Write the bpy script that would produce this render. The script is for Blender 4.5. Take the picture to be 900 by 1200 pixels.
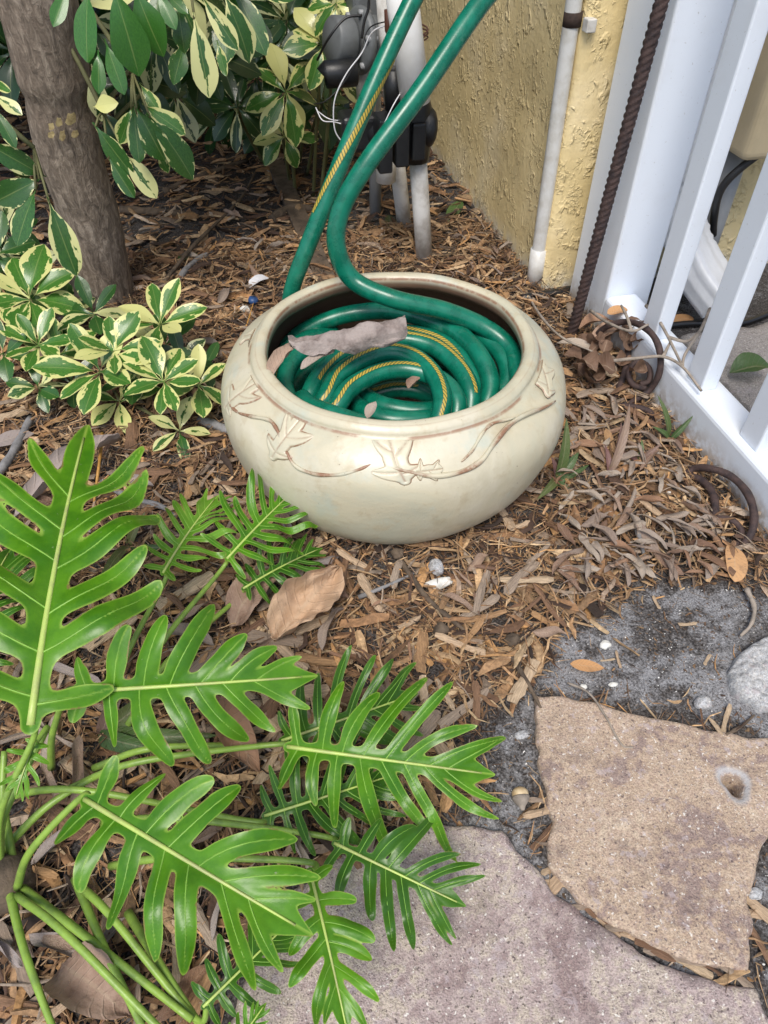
import bpy, bmesh, math, random
import numpy as np
from mathutils import Vector, Matrix, noise

for o in list(bpy.data.objects):
    bpy.data.objects.remove(o, do_unlink=True)
S = bpy.context.scene
COL = S.collection
R = math.radians
rnd = random.Random(7)
rng = np.random.default_rng(7)

# ------------------------------------------------------------------ camera
FPX, PITCH, YAW, CAMH = 850.0, R(46), R(14), 0.65
cam_d = bpy.data.cameras.new('camera')
cam = bpy.data.objects.new('camera', cam_d); COL.objects.link(cam)
cam.location = (0, 0, CAMH)
cam.rotation_euler = (R(90) - PITCH, 0, -YAW)
cam_d.sensor_fit = 'VERTICAL'; cam_d.sensor_height = 36.0
cam_d.lens = FPX / 1200.0 * 36.0
cam_d.clip_start = 0.02; cam_d.clip_end = 2000
S.camera = cam
S.render.resolution_x, S.render.resolution_y = 768, 1024

# ------------------------------------------------------------------ light
SUN_EL, SUN_AZ = R(58), R(207)          # azimuth clockwise from +Y
world = bpy.data.worlds.new('World'); S.world = world; world.use_nodes = True
wn = world.node_tree; wn.nodes.clear()
sky = wn.nodes.new('ShaderNodeTexSky'); sky.sky_type = 'NISHITA'; sky.sun_disc = False
sky.sun_elevation = SUN_EL; sky.sun_rotation = SUN_AZ
sky.air_density = 1.0; sky.dust_density = 2.0; sky.ozone_density = 0.6
bg = wn.nodes.new('ShaderNodeBackground'); bg.inputs[1].default_value = 0.12
wo = wn.nodes.new('ShaderNodeOutputWorld')
wn.links.new(sky.outputs[0], bg.inputs[0]); wn.links.new(bg.outputs[0], wo.inputs[0])
sd = bpy.data.lights.new('sun', 'SUN'); sd.energy = 1.9; sd.angle = R(24); sd.color = (1, .945, .86)
so = bpy.data.objects.new('sun', sd); COL.objects.link(so)
sdir = Vector((math.sin(SUN_AZ) * math.cos(SUN_EL), math.cos(SUN_AZ) * math.cos(SUN_EL), math.sin(SUN_EL)))
so.rotation_euler = (-sdir).to_track_quat('-Z', 'Y').to_euler(); so.location = sdir * 5
S.view_settings.view_transform = 'Standard'; S.view_settings.look = 'None'
S.view_settings.gamma = 1.0; S.view_settings.use_curve_mapping = False
S.view_settings.exposure = 0.7

# ------------------------------------------------------------------ survey helpers (photograph -> place)
_h = np.array([math.sin(YAW), math.cos(YAW), 0]); _rt = np.array([math.cos(YAW), -math.sin(YAW), 0])
_fw = _h * math.cos(PITCH) + np.array([0, 0, -math.sin(PITCH)])
_up = _h * math.sin(PITCH) + np.array([0, 0, math.cos(PITCH)])
_C = np.array([0, 0, CAMH])
def ray(x, y): return _rt * (x - 450) / FPX - _up * (y - 600) / FPX + _fw
def P(x, y, z=0.0):
    d = ray(x, y); return Vector(_C + d * (z - CAMH) / d[2])
def PX(x, y, X):
    d = ray(x, y); return Vector(_C + d * X / d[0])
def PY(x, y, Y):
    d = ray(x, y); return Vector(_C + d * Y / d[1])
def PD(x, y, dep): return Vector(_C + ray(x, y) * dep)

# ------------------------------------------------------------------ scene helpers
def tag(o, label=None, cat=None, group=None, kind=None):
    if label: o['label'] = label
    if cat: o['category'] = cat
    if group: o['group'] = group
    if kind: o['kind'] = kind
    return o
def thing(name, loc, label, cat, group=None):
    o = bpy.data.objects.new(name, None); COL.objects.link(o)
    o.location = loc; o.empty_display_size = .05
    return tag(o, label, cat, group)
def wloc(o):
    v = Vector((0, 0, 0))
    while o is not None:
        v += o.location; o = o.parent
    return v
def mesh(name, verts, faces, smooth=True):
    m = bpy.data.meshes.new(name)
    m.from_pydata([tuple(v) for v in verts], [], [tuple(f) for f in faces]); m.validate(); m.update()
    if smooth: m.polygons.foreach_set('use_smooth', [True] * len(m.polygons))
    return m
def obj(name, m, mat, parent=None):
    """mesh in world coordinates -> object with its origin at its own base (unrotated parents only)"""
    n = len(m.vertices); co = np.empty(n * 3, dtype=np.float32); m.vertices.foreach_get('co', co); co = co.reshape(-1, 3)
    base = Vector(((co[:, 0].min() + co[:, 0].max()) / 2, (co[:, 1].min() + co[:, 1].max()) / 2, co[:, 2].min())) if n else Vector()
    m.transform(Matrix.Translation(-base))
    o = bpy.data.objects.new(name, m); COL.objects.link(o)
    if mat: m.materials.append(mat)
    o.location = base
    if parent is not None:
        o.parent = parent; o.location = base - wloc(parent)
    return o
def inst(name, m, parent, M):
    """object sharing mesh data, at a world matrix"""
    o = bpy.data.objects.new(name, m); COL.objects.link(o)
    if parent is not None:
        o.parent = parent; M = Matrix.Translation(-wloc(parent)) @ M
    o.matrix_basis = M
    return o
def setcol(m, name, arr):
    a = m.color_attributes.new(name, 'FLOAT_COLOR', 'POINT')
    arr = np.asarray(arr, dtype=np.float32)
    if arr.shape[1] == 3: arr = np.concatenate([arr, np.ones((len(arr), 1), np.float32)], 1)
    a.data.foreach_set('color', arr.ravel())
def crom(pts, n=8, closed=False):
    pts = [Vector(p) for p in pts]; out = []
    q = [pts[0] * 2 - pts[1]] + pts + [pts[-1] * 2 - pts[-2]]
    for i in range(1, len(q) - 2):
        a, b, c, d = q[i - 1], q[i], q[i + 1], q[i + 2]
        for k in range(n):
            t = k / n
            out.append(.5 * ((2 * b) + (c - a) * t + (2 * a - 5 * b + 4 * c - d) * t * t + (3 * b - a - 3 * c + d) * t ** 3))
    out.append(pts[-1]); return out
def frames(pts):
    T = []
    for i in range(len(pts)):
        t = pts[min(i + 1, len(pts) - 1)] - pts[max(i - 1, 0)]
        T.append(t.normalized() if t.length > 1e-9 else Vector((0, 0, 1)))
    n = T[0].orthogonal().normalized(); N = []
    for t in T:
        n = (n - t * n.dot(t)).normalized(); N.append(n.copy())
    return T, N
def tube(pts, rad, seg=10, caps=True):
    pts = [Vector(p) for p in pts]
    T, N = frames(pts); V = []; F = []
    for i, p in enumerate(pts):
        r = rad(i / (len(pts) - 1)) if callable(rad) else (rad[i] if isinstance(rad, (list, tuple)) else rad)
        b = T[i].cross(N[i])
        for k in range(seg):
            a = 2 * math.pi * k / seg
            V.append(p + (N[i] * math.cos(a) + b * math.sin(a)) * r)
    for i in range(len(pts) - 1):
        for k in range(seg):
            F.append((i * seg + k, i * seg + (k + 1) % seg, (i + 1) * seg + (k + 1) % seg, (i + 1) * seg + k))
    if caps:
        F.append(tuple(range(seg))[::-1]); F.append(tuple((len(pts) - 1) * seg + k for k in range(seg)))
    return V, F
def box(x0, x1, y0, y1, z0, z1, bev=.003, seg=2):
    bm = bmesh.new(); bmesh.ops.create_cube(bm, size=1)
    for v in bm.verts:
        v.co = Vector(((x0 + x1) / 2 + v.co.x * (x1 - x0), (y0 + y1) / 2 + v.co.y * (y1 - y0), (z0 + z1) / 2 + v.co.z * (z1 - z0)))
    if bev: bmesh.ops.bevel(bm, geom=list(bm.edges), offset=bev, segments=seg, affect='EDGES', profile=.5)
    m = bpy.data.meshes.new('box'); bm.to_mesh(m); bm.free()
    return m
def merge(parts):
    V = []; F = []
    for v, f in parts:
        o = len(V); V += [Vector(x) for x in v]; F += [tuple(i + o for i in q) for q in f]
    return V, F
def m2vf(m): return [v.co.copy() for v in m.vertices], [tuple(p.vertices) for p in m.polygons]
def msq(F, xs, ys):
    """marching squares: filled region F>0 on a grid -> 2-D verts, faces"""
    nx, ny = len(xs), len(ys); V = []; idx = {}; faces = []
    ins = F > 0
    cell = ins[:-1, :-1] | ins[1:, :-1] | ins[1:, 1:] | ins[:-1, 1:]
    def node(i, j):
        k = (i, j)
        if k not in idx: idx[k] = len(V); V.append((xs[i], ys[j]))
        return idx[k]
    def edge(a, b):
        k = (a, b) if a < b else (b, a)
        if k not in idx:
            fa, fb = F[k[0]], F[k[1]]; t = fa / (fa - fb); t = min(max(t, .02), .98)
            idx[k] = len(V)
            V.append((xs[k[0][0]] + t * (xs[k[1][0]] - xs[k[0][0]]), ys[k[0][1]] + t * (ys[k[1][1]] - ys[k[0][1]])))
        return idx[k]
    for i, j in zip(*np.nonzero(cell)):
        i = int(i); j = int(j)
        c = [(i, j), (i + 1, j), (i + 1, j + 1), (i, j + 1)]; poly = []
        for q in range(4):
            a, b = c[q], c[(q + 1) % 4]
            if ins[a]: poly.append(node(*a))
            if ins[a] != ins[b]: poly.append(edge(a, b))
        if len(poly) >= 3: faces.append(poly)
    return np.array(V), faces
def inpoly(x, y, poly):
    c = np.zeros(np.shape(x), bool); n = len(poly)
    for i in range(n):
        x0, y0 = poly[i]; x1, y1 = poly[(i + 1) % n]
        k = ((y0 > y) != (y1 > y)) & (x < (x1 - x0) * (y - y0) / ((y1 - y0) + 1e-12) + x0)
        c ^= k
    return c
def polydist(x, y, poly):
    d = np.full(np.shape(x), 1e9); n = len(poly)
    for i in range(n):
        ax, ay = poly[i]; bx, by = poly[(i + 1) % n]
        ex, ey = bx - ax, by - ay
        t = np.clip(((x - ax) * ex + (y - ay) * ey) / (ex * ex + ey * ey + 1e-12), 0, 1)
        d = np.minimum(d, np.hypot(x - ax - t * ex, y - ay - t * ey))
    return np.where(inpoly(x, y, poly), d, -d)

# ------------------------------------------------------------------ materials
class NT:
    def __init__(s, name, rough=.6):
        s.m = bpy.data.materials.new(name); s.m.use_nodes = True; s.t = s.m.node_tree; s.n = s.t.nodes
        s.b = s.n['Principled BSDF']; s.out = s.n['Material Output']; s.b.inputs['Roughness'].default_value = rough
    def new(s, typ, **kw):
        n = s.n.new(typ)
        for k, v in kw.items(): setattr(n, k, v)
        return n
    def link(s, a, b): s.t.links.new(a, b)
    def val(s, sock, v):
        if hasattr(v, 'links') or isinstance(v, bpy.types.NodeSocket): s.link(v, sock)
        else: sock.default_value = v if not (isinstance(v, tuple) and len(v) == 3 and sock.type == 'RGBA') else (*v, 1)
    def coord(s, kind='Object'): return s.new('ShaderNodeTexCoord').outputs[kind]
    def pos(s): return s.new('ShaderNodeNewGeometry').outputs['Position']
    def noise(s, scale, detail=4, rough=.55, vec=None, dist=0, out='Fac'):
        n = s.new('ShaderNodeTexNoise'); n.inputs['Scale'].default_value = scale; n.inputs['Detail'].default_value = detail
        n.inputs['Roughness'].default_value = rough; n.inputs['Distortion'].default_value = dist
        if vec is not None: s.link(vec, n.inputs['Vector'])
        return n.outputs[out]
    def voro(s, scale, vec=None, feature='F1', out='Distance'):
        n = s.new('ShaderNodeTexVoronoi', feature=feature); n.inputs['Scale'].default_value = scale
        if vec is not None: s.link(vec, n.inputs['Vector'])
        return n.outputs[out]
    def math(s, op, a, b=0.0, c=0.0, clamp=False):
        n = s.new('ShaderNodeMath', operation=op, use_clamp=clamp)
        s.val(n.inputs[0], a); s.val(n.inputs[1], b)
        if len(n.inputs) > 2: s.val(n.inputs[2], c)
        return n.outputs[0]
    def step(s, v, a, b):
        n = s.new('ShaderNodeMapRange', interpolation_type='SMOOTHSTEP'); s.val(n.inputs[0], v)
        n.inputs[1].default_value = a; n.inputs[2].default_value = b
        return n.outputs[0]
    def ramp(s, v, stops, interp='LINEAR'):
        n = s.new('ShaderNodeValToRGB'); s.val(n.inputs[0], v); cr = n.color_ramp; cr.interpolation = interp
        while len(cr.elements) < len(stops): cr.elements.new(.5)
        for e, (p, c) in zip(cr.elements, stops): e.position = p; e.color = (*c, 1)
        return n.outputs[0]
    def mix(s, f, a, b, blend='MIX'):
        n = s.new('ShaderNodeMix', data_type='RGBA', blend_type=blend)
        s.val(n.inputs[0], f); s.val(n.inputs[6], a); s.val(n.inputs[7], b)
        return n.outputs[2]
    def bump(s, h, strength=.4, dist=.002, normal=None):
        n = s.new('ShaderNodeBump'); n.inputs['Strength'].default_value = strength; n.inputs['Distance'].default_value = dist
        s.link(h, n.inputs['Height'])
        if normal is not None: s.link(normal, n.inputs['Normal'])
        return n.outputs[0]
    def col(s, v): s.val(s.b.inputs['Base Color'], v); return s
    def nrm(s, v): s.link(v, s.b.inputs['Normal']); return s
    def mapping(s, vec, scale=(1, 1, 1), rot=(0, 0, 0)):
        n = s.new('ShaderNodeMapping'); s.link(vec, n.inputs[0]); n.inputs['Scale'].default_value = scale; n.inputs['Rotation'].default_value = rot
        return n.outputs[0]
    def objrand(s): return s.new('ShaderNodeObjectInfo').outputs['Random']
    def attr(s, name, out='Color'): return s.new('ShaderNodeAttribute', attribute_name=name).outputs[out]
    def sep(s, v):
        n = s.new('ShaderNodeSeparateXYZ'); s.link(v, n.inputs[0]); return n.outputs
    def translucent(s, color, fac):
        t = s.new('ShaderNodeBsdfTranslucent'); s.val(t.inputs[0], color)
        mx = s.new('ShaderNodeMixShader'); mx.inputs[0].default_value = fac
        s.link(s.b.outputs[0], mx.inputs[1]); s.link(t.outputs[0], mx.inputs[2]); s.link(mx.outputs[0], s.out.inputs[0])

def mat_ground():
    t = NT('bed_soil_and_sand', .95); p = t.pos()
    w = t.attr('sand', 'Fac')
    n1 = t.noise(9, 5, .6, p); n2 = t.noise(60, 5, .65, p); n3 = t.noise(420, 3, .6, p)
    n5 = t.noise(900, 2, .6, p); sand = t.ramp(t.math('ADD', t.math('MULTIPLY', n3, .5), t.math('MULTIPLY', n5, .5)), [(.36, (.04, .038, .038)), (.44, (.15, .15, .155)), (.52, (.235, .235, .245)), (.64, (.34, .34, .35))])
    soil = t.ramp(n3, [(.36, (.015, .012, .011)), (.5, (.05, .044, .041)), (.64, (.12, .11, .105))])
    dark = t.math('ADD', t.math('MULTIPLY', n1, .75), t.math('MULTIPLY', n2, .55))
    m = t.math('SUBTRACT', t.math('ADD', w, .0), t.math('MULTIPLY', t.step(dark, .52, .76), .85))
    f = t.step(t.math('ADD', m, t.math('MULTIPLY', t.math('SUBTRACT', n3, .5), .45)), .05, .9)
    c = t.mix(f, soil, sand)
    sp = t.step(t.voro(260, p), .16, .09)
    sp2 = t.math('MULTIPLY', sp, t.step(t.noise(130, 2, .5, p), .5, .58))
    c = t.mix(t.math('MULTIPLY', sp2, w), c, (.6, .6, .58))
    t.col(c); h = t.math('ADD', t.math('MULTIPLY', n3, .5), n2)
    t.nrm(t.bump(h, .9, .004)); return t.m
def mat_chips(name='shredded_wood', attr=True, stops=None):
    t = NT(name, .85)
    co = t.coord('Object')
    if attr: c = t.attr('col')
    else:
        r = t.objrand()
        c = t.ramp(r, stops)
    g = t.noise(160, 4, .65, co) if attr else t.noise(42, 5, .7, t.mapping(co, (.07, 1, 1)))
    c2 = t.mix(t.step(g, .35, .7), t.mix(.45, c, (.03, .018, .012)), c)
    t.col(c2); t.nrm(t.bump(g, .7, .002)); return t.m
def mat_stone(name, stops, scale, spots):
    t = NT(name, .85); p = t.coord('Object')
    n1 = t.noise(scale, 6, .62, p, .6); n2 = t.noise(scale * 9, 5, .65, p); n3 = t.noise(650, 3, .6, p)
    f = t.math('ADD', t.math('MULTIPLY', n1, .62), t.math('MULTIPLY', n2, .38))
    f = t.math('ADD', t.math('MULTIPLY', t.math('SUBTRACT', f, .5), 1.7), .5)
    c = t.ramp(f, stops)
    c = t.mix(t.math('MULTIPLY', t.step(n3, .40, .62), .75), c, t.mix(.55, c, (.05, .04, .04)))
    n4 = t.noise(240, 4, .7, p); c = t.mix(t.math('MULTIPLY', t.step(n4, .5, .66), .45), c, t.mix(.5, c, (.75, .66, .55)))
    c = t.mix(t.math('MULTIPLY', t.step(t.noise(scale * 2.2, 5, .7, p), .54, .68), .42), c, spots)
    vm = t.math('MULTIPLY', t.step(t.noise(330, 2, .6, p), .62, .68), .8); c = t.mix(vm, c, spots)
    o2 = t.new('ShaderNodeVectorMath', operation='ADD'); t.link(p, o2.inputs[0]); o2.inputs[1].default_value = (3.1, 7.7, 1.3)
    vm2 = t.math('MULTIPLY', t.step(t.noise(300, 2, .6, o2.outputs[0]), .65, .70), .85); c = t.mix(vm2, c, (.70, .67, .62))
    vm3 = t.math('MULTIPLY', t.step(t.noise(95, 3, .6, o2.outputs[0]), .58, .66), .5); c = t.mix(vm3, c, (.42, .36, .37))
    c = t.mix(t.attr('chip', 'Fac'), c, (.42, .42, .43)); c = t.mix(t.attr('soil', 'Fac'), c, (.05, .045, .042))  # soil attribute darkens the lower skirts; in the drilled hole it paints shade
    t.col(c); t.nrm(t.bump(t.math('ADD', n2, t.math('MULTIPLY', n3, .45)), .75, .003)); return t.m
def mat_stucco():
    t = NT('yellow_stucco', .62); p = t.pos()
    pm = t.mapping(p, (1, 1, .6), (R(12), R(10), 0))
    n1 = t.noise(44, 2, .5, pm, .4); n2 = t.noise(95, 3, .55, p, .2); n3 = t.noise(330, 3, .6, p)
    mask = t.step(t.noise(30, 3, .6, p), .5, .62)
    ridge = t.math('SUBTRACT', 1.0, t.math('MULTIPLY', t.math('ABSOLUTE', t.math('SUBTRACT', n1, .5)), 16.0), clamp=True)
    r2 = t.math('SUBTRACT', 1.0, t.math('MULTIPLY', t.math('ABSOLUTE', t.math('SUBTRACT', n2, .53)), 13.0), clamp=True)
    h = t.math('ADD', t.math('MULTIPLY', ridge, mask), t.math('MULTIPLY', t.math('MULTIPLY', r2, .6), t.step(t.noise(40, 3, .6, pm), .5, .6)))
    h = t.math('ADD', h, t.math('MULTIPLY', n3, .14)); h = t.math('ADD', h, t.math('MULTIPLY', n2, .5))
    c = t.ramp(t.noise(7, 5, .6, p), [(.36, (.72, .57, .29)), (.5, (.79, .635, .34)), (.64, (.82, .68, .41))])
    z = t.sep(p)[2]
    dirt = t.math('MULTIPLY', t.step(z, .05, .0), t.step(t.noise(40, 4, .6, p), .35, .6))
    c = t.mix(dirt, c, (.55, .53, .47))
    gr = t.math('MULTIPLY', t.step(t.noise(9, 6, .7, p), .5, .7), .4)
    c = t.mix(gr, c, (.46, .37, .20))
    t.col(c); t.nrm(t.bump(h, .75, .0032)); return t.m
def mat_vinyl():
    t = NT('white_vinyl', .32); p = t.pos()
    n = t.noise(18, 5, .6, p); n2 = t.noise(240, 3, .7, p)
    c = t.mix(t.math('MULTIPLY', t.step(n, .5, .8), .25), (.72, .77, .84), (.60, .62, .64))
    c = t.mix(t.math('MULTIPLY', t.step(n2, .66, .74), .5), c, (.32, .30, .27))
    z = t.sep(p)[2]
    c = t.mix(t.math('MULTIPLY', t.step(z, .06, .0), t.step(t.noise(55, 4, .6, p), .35, .6)), c, (.35, .29, .22))
    t.col(c); t.nrm(t.bump(n, .05, .002)); return t.m
def mat_plain(name, col, rough=.5, var=.25, scale=40, metal=0, bump=.15, dark=None):
    t = NT(name, rough); p = t.pos(); n = t.noise(scale, 5, .62, p)
    d = dark or tuple(c * (1 - var * 2) for c in col)
    t.col(t.mix(t.step(n, .38, .72), col, d)); t.b.inputs['Metallic'].default_value = metal
    t.nrm(t.bump(t.noise(scale * 5, 3, .6, p), bump, .002)); return t.m
def mat_glaze(relief=False):
    t = NT('relief_glaze' if relief else 'cream_glaze', .2); p = t.coord('Object')
    n1 = t.noise(9, 5, .6, p, .5); n2 = t.noise(38, 5, .65, p); n3 = t.noise(300, 3, .6, p)
    c = t.ramp(n1, [(.3, (.45, .455, .355)), (.5, (.54, .495, .36)), (.64, (.585, .545, .425))])
    c = t.mix(t.math('MULTIPLY', t.step(n2, .52, .66), .5), c, (.44, .37, .24))
    c = t.mix(t.math('MULTIPLY', t.step(t.noise(6, 6, .7, t.mapping(p, (1, 1, .5))), .52, .68), .45), c, (.40, .36, .25))
    c = t.mix(t.math('MULTIPLY', t.step(t.noise(20, 4, .6, p), .56, .72), .5), c, (.43, .50, .45))
    c = t.mix(t.step(n3, .70, .76), c, (.16, .11, .07))
    e = t.attr('edge', 'Fac')
    brown = t.math('MULTIPLY', t.step(e, .1, .8), t.math('ADD', .45, t.math('MULTIPLY', t.step(t.math('ADD', t.math('MULTIPLY', n2, .7), t.math('MULTIPLY', n3, .3)), .40, .54), .5)))
    c = t.mix(brown, c, (.25, .125, .07))
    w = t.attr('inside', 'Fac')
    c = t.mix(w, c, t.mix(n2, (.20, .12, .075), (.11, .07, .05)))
    t.col(c); t.b.inputs['Coat Weight'].default_value = .12; t.b.inputs['Coat Roughness'].default_value = .12
    t.val(t.b.inputs['Roughness'], t.math('ADD', t.math('MULTIPLY', n2, .35), .22))
    t.nrm(t.bump(t.math('ADD', n2, t.math('MULTIPLY', n1, 2)), .3, .003)); return t.m
def mat_hose():
    t = NT('green_hose_vinyl', .3); p = t.coord('Object')
    n = t.noise(60, 4, .6, p); n2 = t.noise(500, 3, .6, p)
    c = t.mix(t.step(n, .35, .7), (.002, .115, .068), (.004, .17, .105))
    c = t.mix(t.math('MULTIPLY', t.step(t.noise(45, 6, .75, p), .56, .7), .16), c, (.20, .32, .26))
    t.col(c); t.val(t.b.inputs['Roughness'], t.math('ADD', t.math('MULTIPLY', n, .25), .16))
    t.nrm(t.bump(n2, .08, .001)); return t.m
def mat_stripe():
    t = NT('yellow_braid', .45); uv = t.sep(t.attr('uvs', 'Vector'))
    a = t.math('ADD', t.math('MULTIPLY', uv[0], 210), t.math('MULTIPLY', uv[1], 1.3))
    fa = t.math('ABSOLUTE', t.math('SUBTRACT', t.math('FRACT', a), .5))
    k = t.math('MAXIMUM', t.step(fa, .20, .10), t.step(t.math('ABSOLUTE', t.math('SUBTRACT', uv[1], .5)), .40, .5))
    t.col(t.mix(k, (.46, .33, .05), (.02, .07, .03))); return t.m
def mat_xan(name, g1, g2, vein):
    t = NT(name, .28); a = t.sep(t.attr('vein', 'Vector')); p = t.coord('Object')
    n = t.noise(30, 5, .65, p)
    c = t.mix(t.step(n, .32, .68), g1, g2)
    c = t.mix(t.math('MULTIPLY', t.step(a[0], .5, 1.0), .85), c, vein)
    c = t.mix(t.math('MULTIPLY', t.step(a[1], .35, 1.0), .7), c, vein)
    c = t.mix(t.math('MULTIPLY', t.objrand(), .25), c, g1)
    wear = t.math('MULTIPLY', t.step(t.math('ADD', t.math('MULTIPLY', a[1], .25), t.noise(48, 4, .7, p)), .74, .82), .8); c = t.mix(wear, c, (.20, .13, .05))
    sp_ = t.step(t.noise(260, 3, .6, p), .71, .75); c = t.mix(t.math('MULTIPLY', sp_, .5), c, (.35, .36, .25))
    t.col(c); t.b.inputs['Specular IOR Level'].default_value = .38; t.val(t.b.inputs['Roughness'], t.math('ADD', t.math('MULTIPLY', n, .25), .2))
    h = t.math('ADD', t.math('MULTIPLY', a[0], -.6), t.math('MULTIPLY', t.noise(120, 3, .6, p), .5))
    t.nrm(t.bump(h, .35, .0012)); t.translucent(t.mix(.5, c, (.28, .42, .03)), .22); return t.m
def mat_sch(name, bias, g1, g2, cream):
    t = NT(name, .3); uv = t.sep(t.attr('uvs', 'Vector')); p = t.coord('Object'); r = t.objrand()
    off = t.new('ShaderNodeVectorMath', operation='ADD'); t.link(p, off.inputs[0])
    cx = t.new('ShaderNodeCombineXYZ'); t.link(t.math('MULTIPLY', r, 37.0), cx.inputs[0]); t.link(t.math('MULTIPLY', r, 91.0), cx.inputs[1]); t.link(cx.outputs[0], off.inputs[1])
    q = t.mapping(off.outputs[0], (3.0, 9.0, 9.0))
    n = t.noise(1.0, 3, .6, q); n2 = t.noise(8, 3, .6, q)
    ev = t.math('ABSOLUTE', uv[1])
    r2 = t.math('FRACT', t.math('MULTIPLY', r, 17.3))
    m = t.math('ADD', ev, t.math('MULTIPLY', t.math('SUBTRACT', n, .5), 2.1))
    m = t.math('ADD', m, t.math('MULTIPLY', t.step(r2, .6, .95), .95)); m = t.math('ADD', m, bias)
    f = t.step(m, .93, 1.0)
    g = t.mix(t.step(n2, .3, .7), g1, g2); g = t.mix(t.math('MULTIPLY', r, .5), g, g1)
    c = t.mix(f, g, cream)
    vein = t.math('MULTIPLY', t.step(ev, .06, .015), .5)
    c = t.mix(vein, c, t.mix(.5, c, (.4, .45, .15)))
    t.col(c); t.b.inputs['Coat Weight'].default_value = .15
    t.nrm(t.bump(t.noise(60, 3, .6, p), .12, .002)); t.translucent(t.mix(.35, c, (.3, .4, .05)), .15); return t.m
def mat_bark():
    t = NT('grey_brown_bark', .9); p = t.coord('Object'); q = t.mapping(p, (1, 1, .35))
    n1 = t.noise(14, 5, .6, q); n2 = t.noise(110, 5, .7, q, .8); n3 = t.noise(28, 4, .6, t.mapping(p, (.35, .35, 1.6)))
    c = t.ramp(n2, [(.3, (.065, .051, .040)), (.5, (.185, .145, .11)), (.66, (.34, .28, .22))])
    c = t.mix(t.math('MULTIPLY', t.step(n1, .45, .7), .5), c, (.11, .075, .05))
    t.col(c); t.nrm(t.bump(t.math('ADD', n2, t.math('MULTIPLY', n3, .6)), .8, .004)); return t.m
def mat_litter(name, stops, rough=.75):
    t = NT(name, rough); uv = t.sep(t.attr('uvs', 'Vector')); p = t.coord('Object')
    n = t.noise(38, 6, .7, p); r = t.objrand()
    c = t.ramp(t.math('ADD', t.math('MULTIPLY', r, .6), t.math('MULTIPLY', n, .4)), stops)
    vn = t.math('MULTIPLY', t.step(t.math('ABSOLUTE', uv[1]), .09, .02), .5)
    c = t.mix(vn, c, t.mix(.5, c, (.5, .4, .28)))
    c = t.mix(t.math('MULTIPLY', t.step(n, .52, .7), .65), c, t.mix(.65, c, (.06, .04, .03)))
    sv = t.math('ABSOLUTE', t.math('SUBTRACT', t.math('FRACT', t.math('SUBTRACT', t.math('MULTIPLY', uv[0], 9.0), t.math('MULTIPLY', t.math('ABSOLUTE', uv[1]), 1.6))), .5))
    svm = t.step(sv, .12, .03); c = t.mix(t.math('MULTIPLY', svm, .15), c, t.mix(.5, c, (.55, .45, .33)))
    t.col(c); t.nrm(t.bump(t.math('ADD', t.noise(55, 5, .7, p), t.math('MULTIPLY', svm, .25)), .6, .003)); t.translucent(c, .1); return t.m

M = {}
M['ground'] = mat_ground(); M['chip'] = mat_chips(); 
M['chip_straw'] = mat_chips('straw_wood_chip', False, [(0, (.56, .40, .26)), (1, (.62, .47, .31))])
M['chip_orange'] = mat_chips('orange_wood_chip', False, [(0, (.50, .29, .13)), (1, (.44, .26, .13))])
M['chip_brown'] = mat_chips('brown_wood_chip', False, [(0, (.20, .11, .065)), (1, (.28, .16, .09))])
M['chip_grey'] = mat_chips('grey_wood_chip', False, [(0, (.30, .225, .165)), (1, (.42, .33, .25))])
M['tan_stone'] = mat_stone('tan_flagstone', [(.36, (.30, .22, .19)), (.44, (.44, .325, .235)), (.5, (.50, .385, .28)), (.56, (.45, .33, .25)), (.63, (.56, .445, .33))], 11, (.10, .07, .07))
M['mauve_stone'] = mat_stone('mauve_flagstone', [(.36, (.28, .205, .195)), (.44, (.40, .315, .30)), (.5, (.45, .365, .34)), (.56, (.52, .445, .36)), (.63, (.42, .335, .32))], 9, (.07, .05, .05))
M['concrete'] = mat_stone('grey_concrete', [(.28, (.27, .25, .24)), (.5, (.38, .35, .33)), (.75, (.45, .42, .40))], 14, (.12, .11, .10))
M['pebble'] = mat_stone('pebble_grey', [(.28, (.38, .39, .40)), (.5, (.5, .51, .52)), (.75, (.62, .62, .61))], 30, (.2, .2, .2))
M['stucco'] = mat_stucco(); M['vinyl'] = mat_vinyl()
M['pvc'] = mat_plain('white_pvc', (.66, .66, .64), .4, .12, 30, dark=(.50, .48, .43))
M['pvc_white'] = mat_plain('clean_white_pvc', (.80, .80, .79), .35, .05, 20, dark=(.70, .69, .66))
M['pvc_dirty'] = mat_plain('weathered_pvc', (.68, .67, .64), .5, .2, 22, dark=(.34, .31, .27))
M['black_plastic'] = mat_plain('black_plastic', (.012, .013, .015), .42, .2, 60)
M['grey_plastic'] = mat_plain('grey_plastic', (.13, .14, .145), .5, .15, 25)
M['beige_plastic'] = mat_plain('beige_plastic', (.50, .41, .26), .45, .08, 12)
M['alu'] = mat_plain('white_painted_aluminium', (.74, .75, .76), .35, .06, 25)
M['grey_conduit'] = mat_plain('grey_conduit', (.27, .28, .29), .5, .08, 20)
M['rust'] = mat_plain('dark_rust', (.075, .047, .042), .75, .3, 90, metal=.2, bump=.5, dark=(.03, .022, .024))
M['strap'] = mat_plain('rusty_strap', (.05, .03, .022), .8, .3, 120)
M['glaze'] = mat_glaze(); M['relief'] = mat_glaze(True)
M['hose'] = mat_hose(); M['stripe'] = mat_stripe()
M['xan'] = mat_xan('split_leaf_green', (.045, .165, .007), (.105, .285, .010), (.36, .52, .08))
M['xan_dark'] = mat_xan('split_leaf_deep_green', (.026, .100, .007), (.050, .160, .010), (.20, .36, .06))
M['xan_young'] = mat_xan('split_leaf_young_green', (.10, .26, .02), (.15, .33, .03), (.42, .55, .10))
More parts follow.
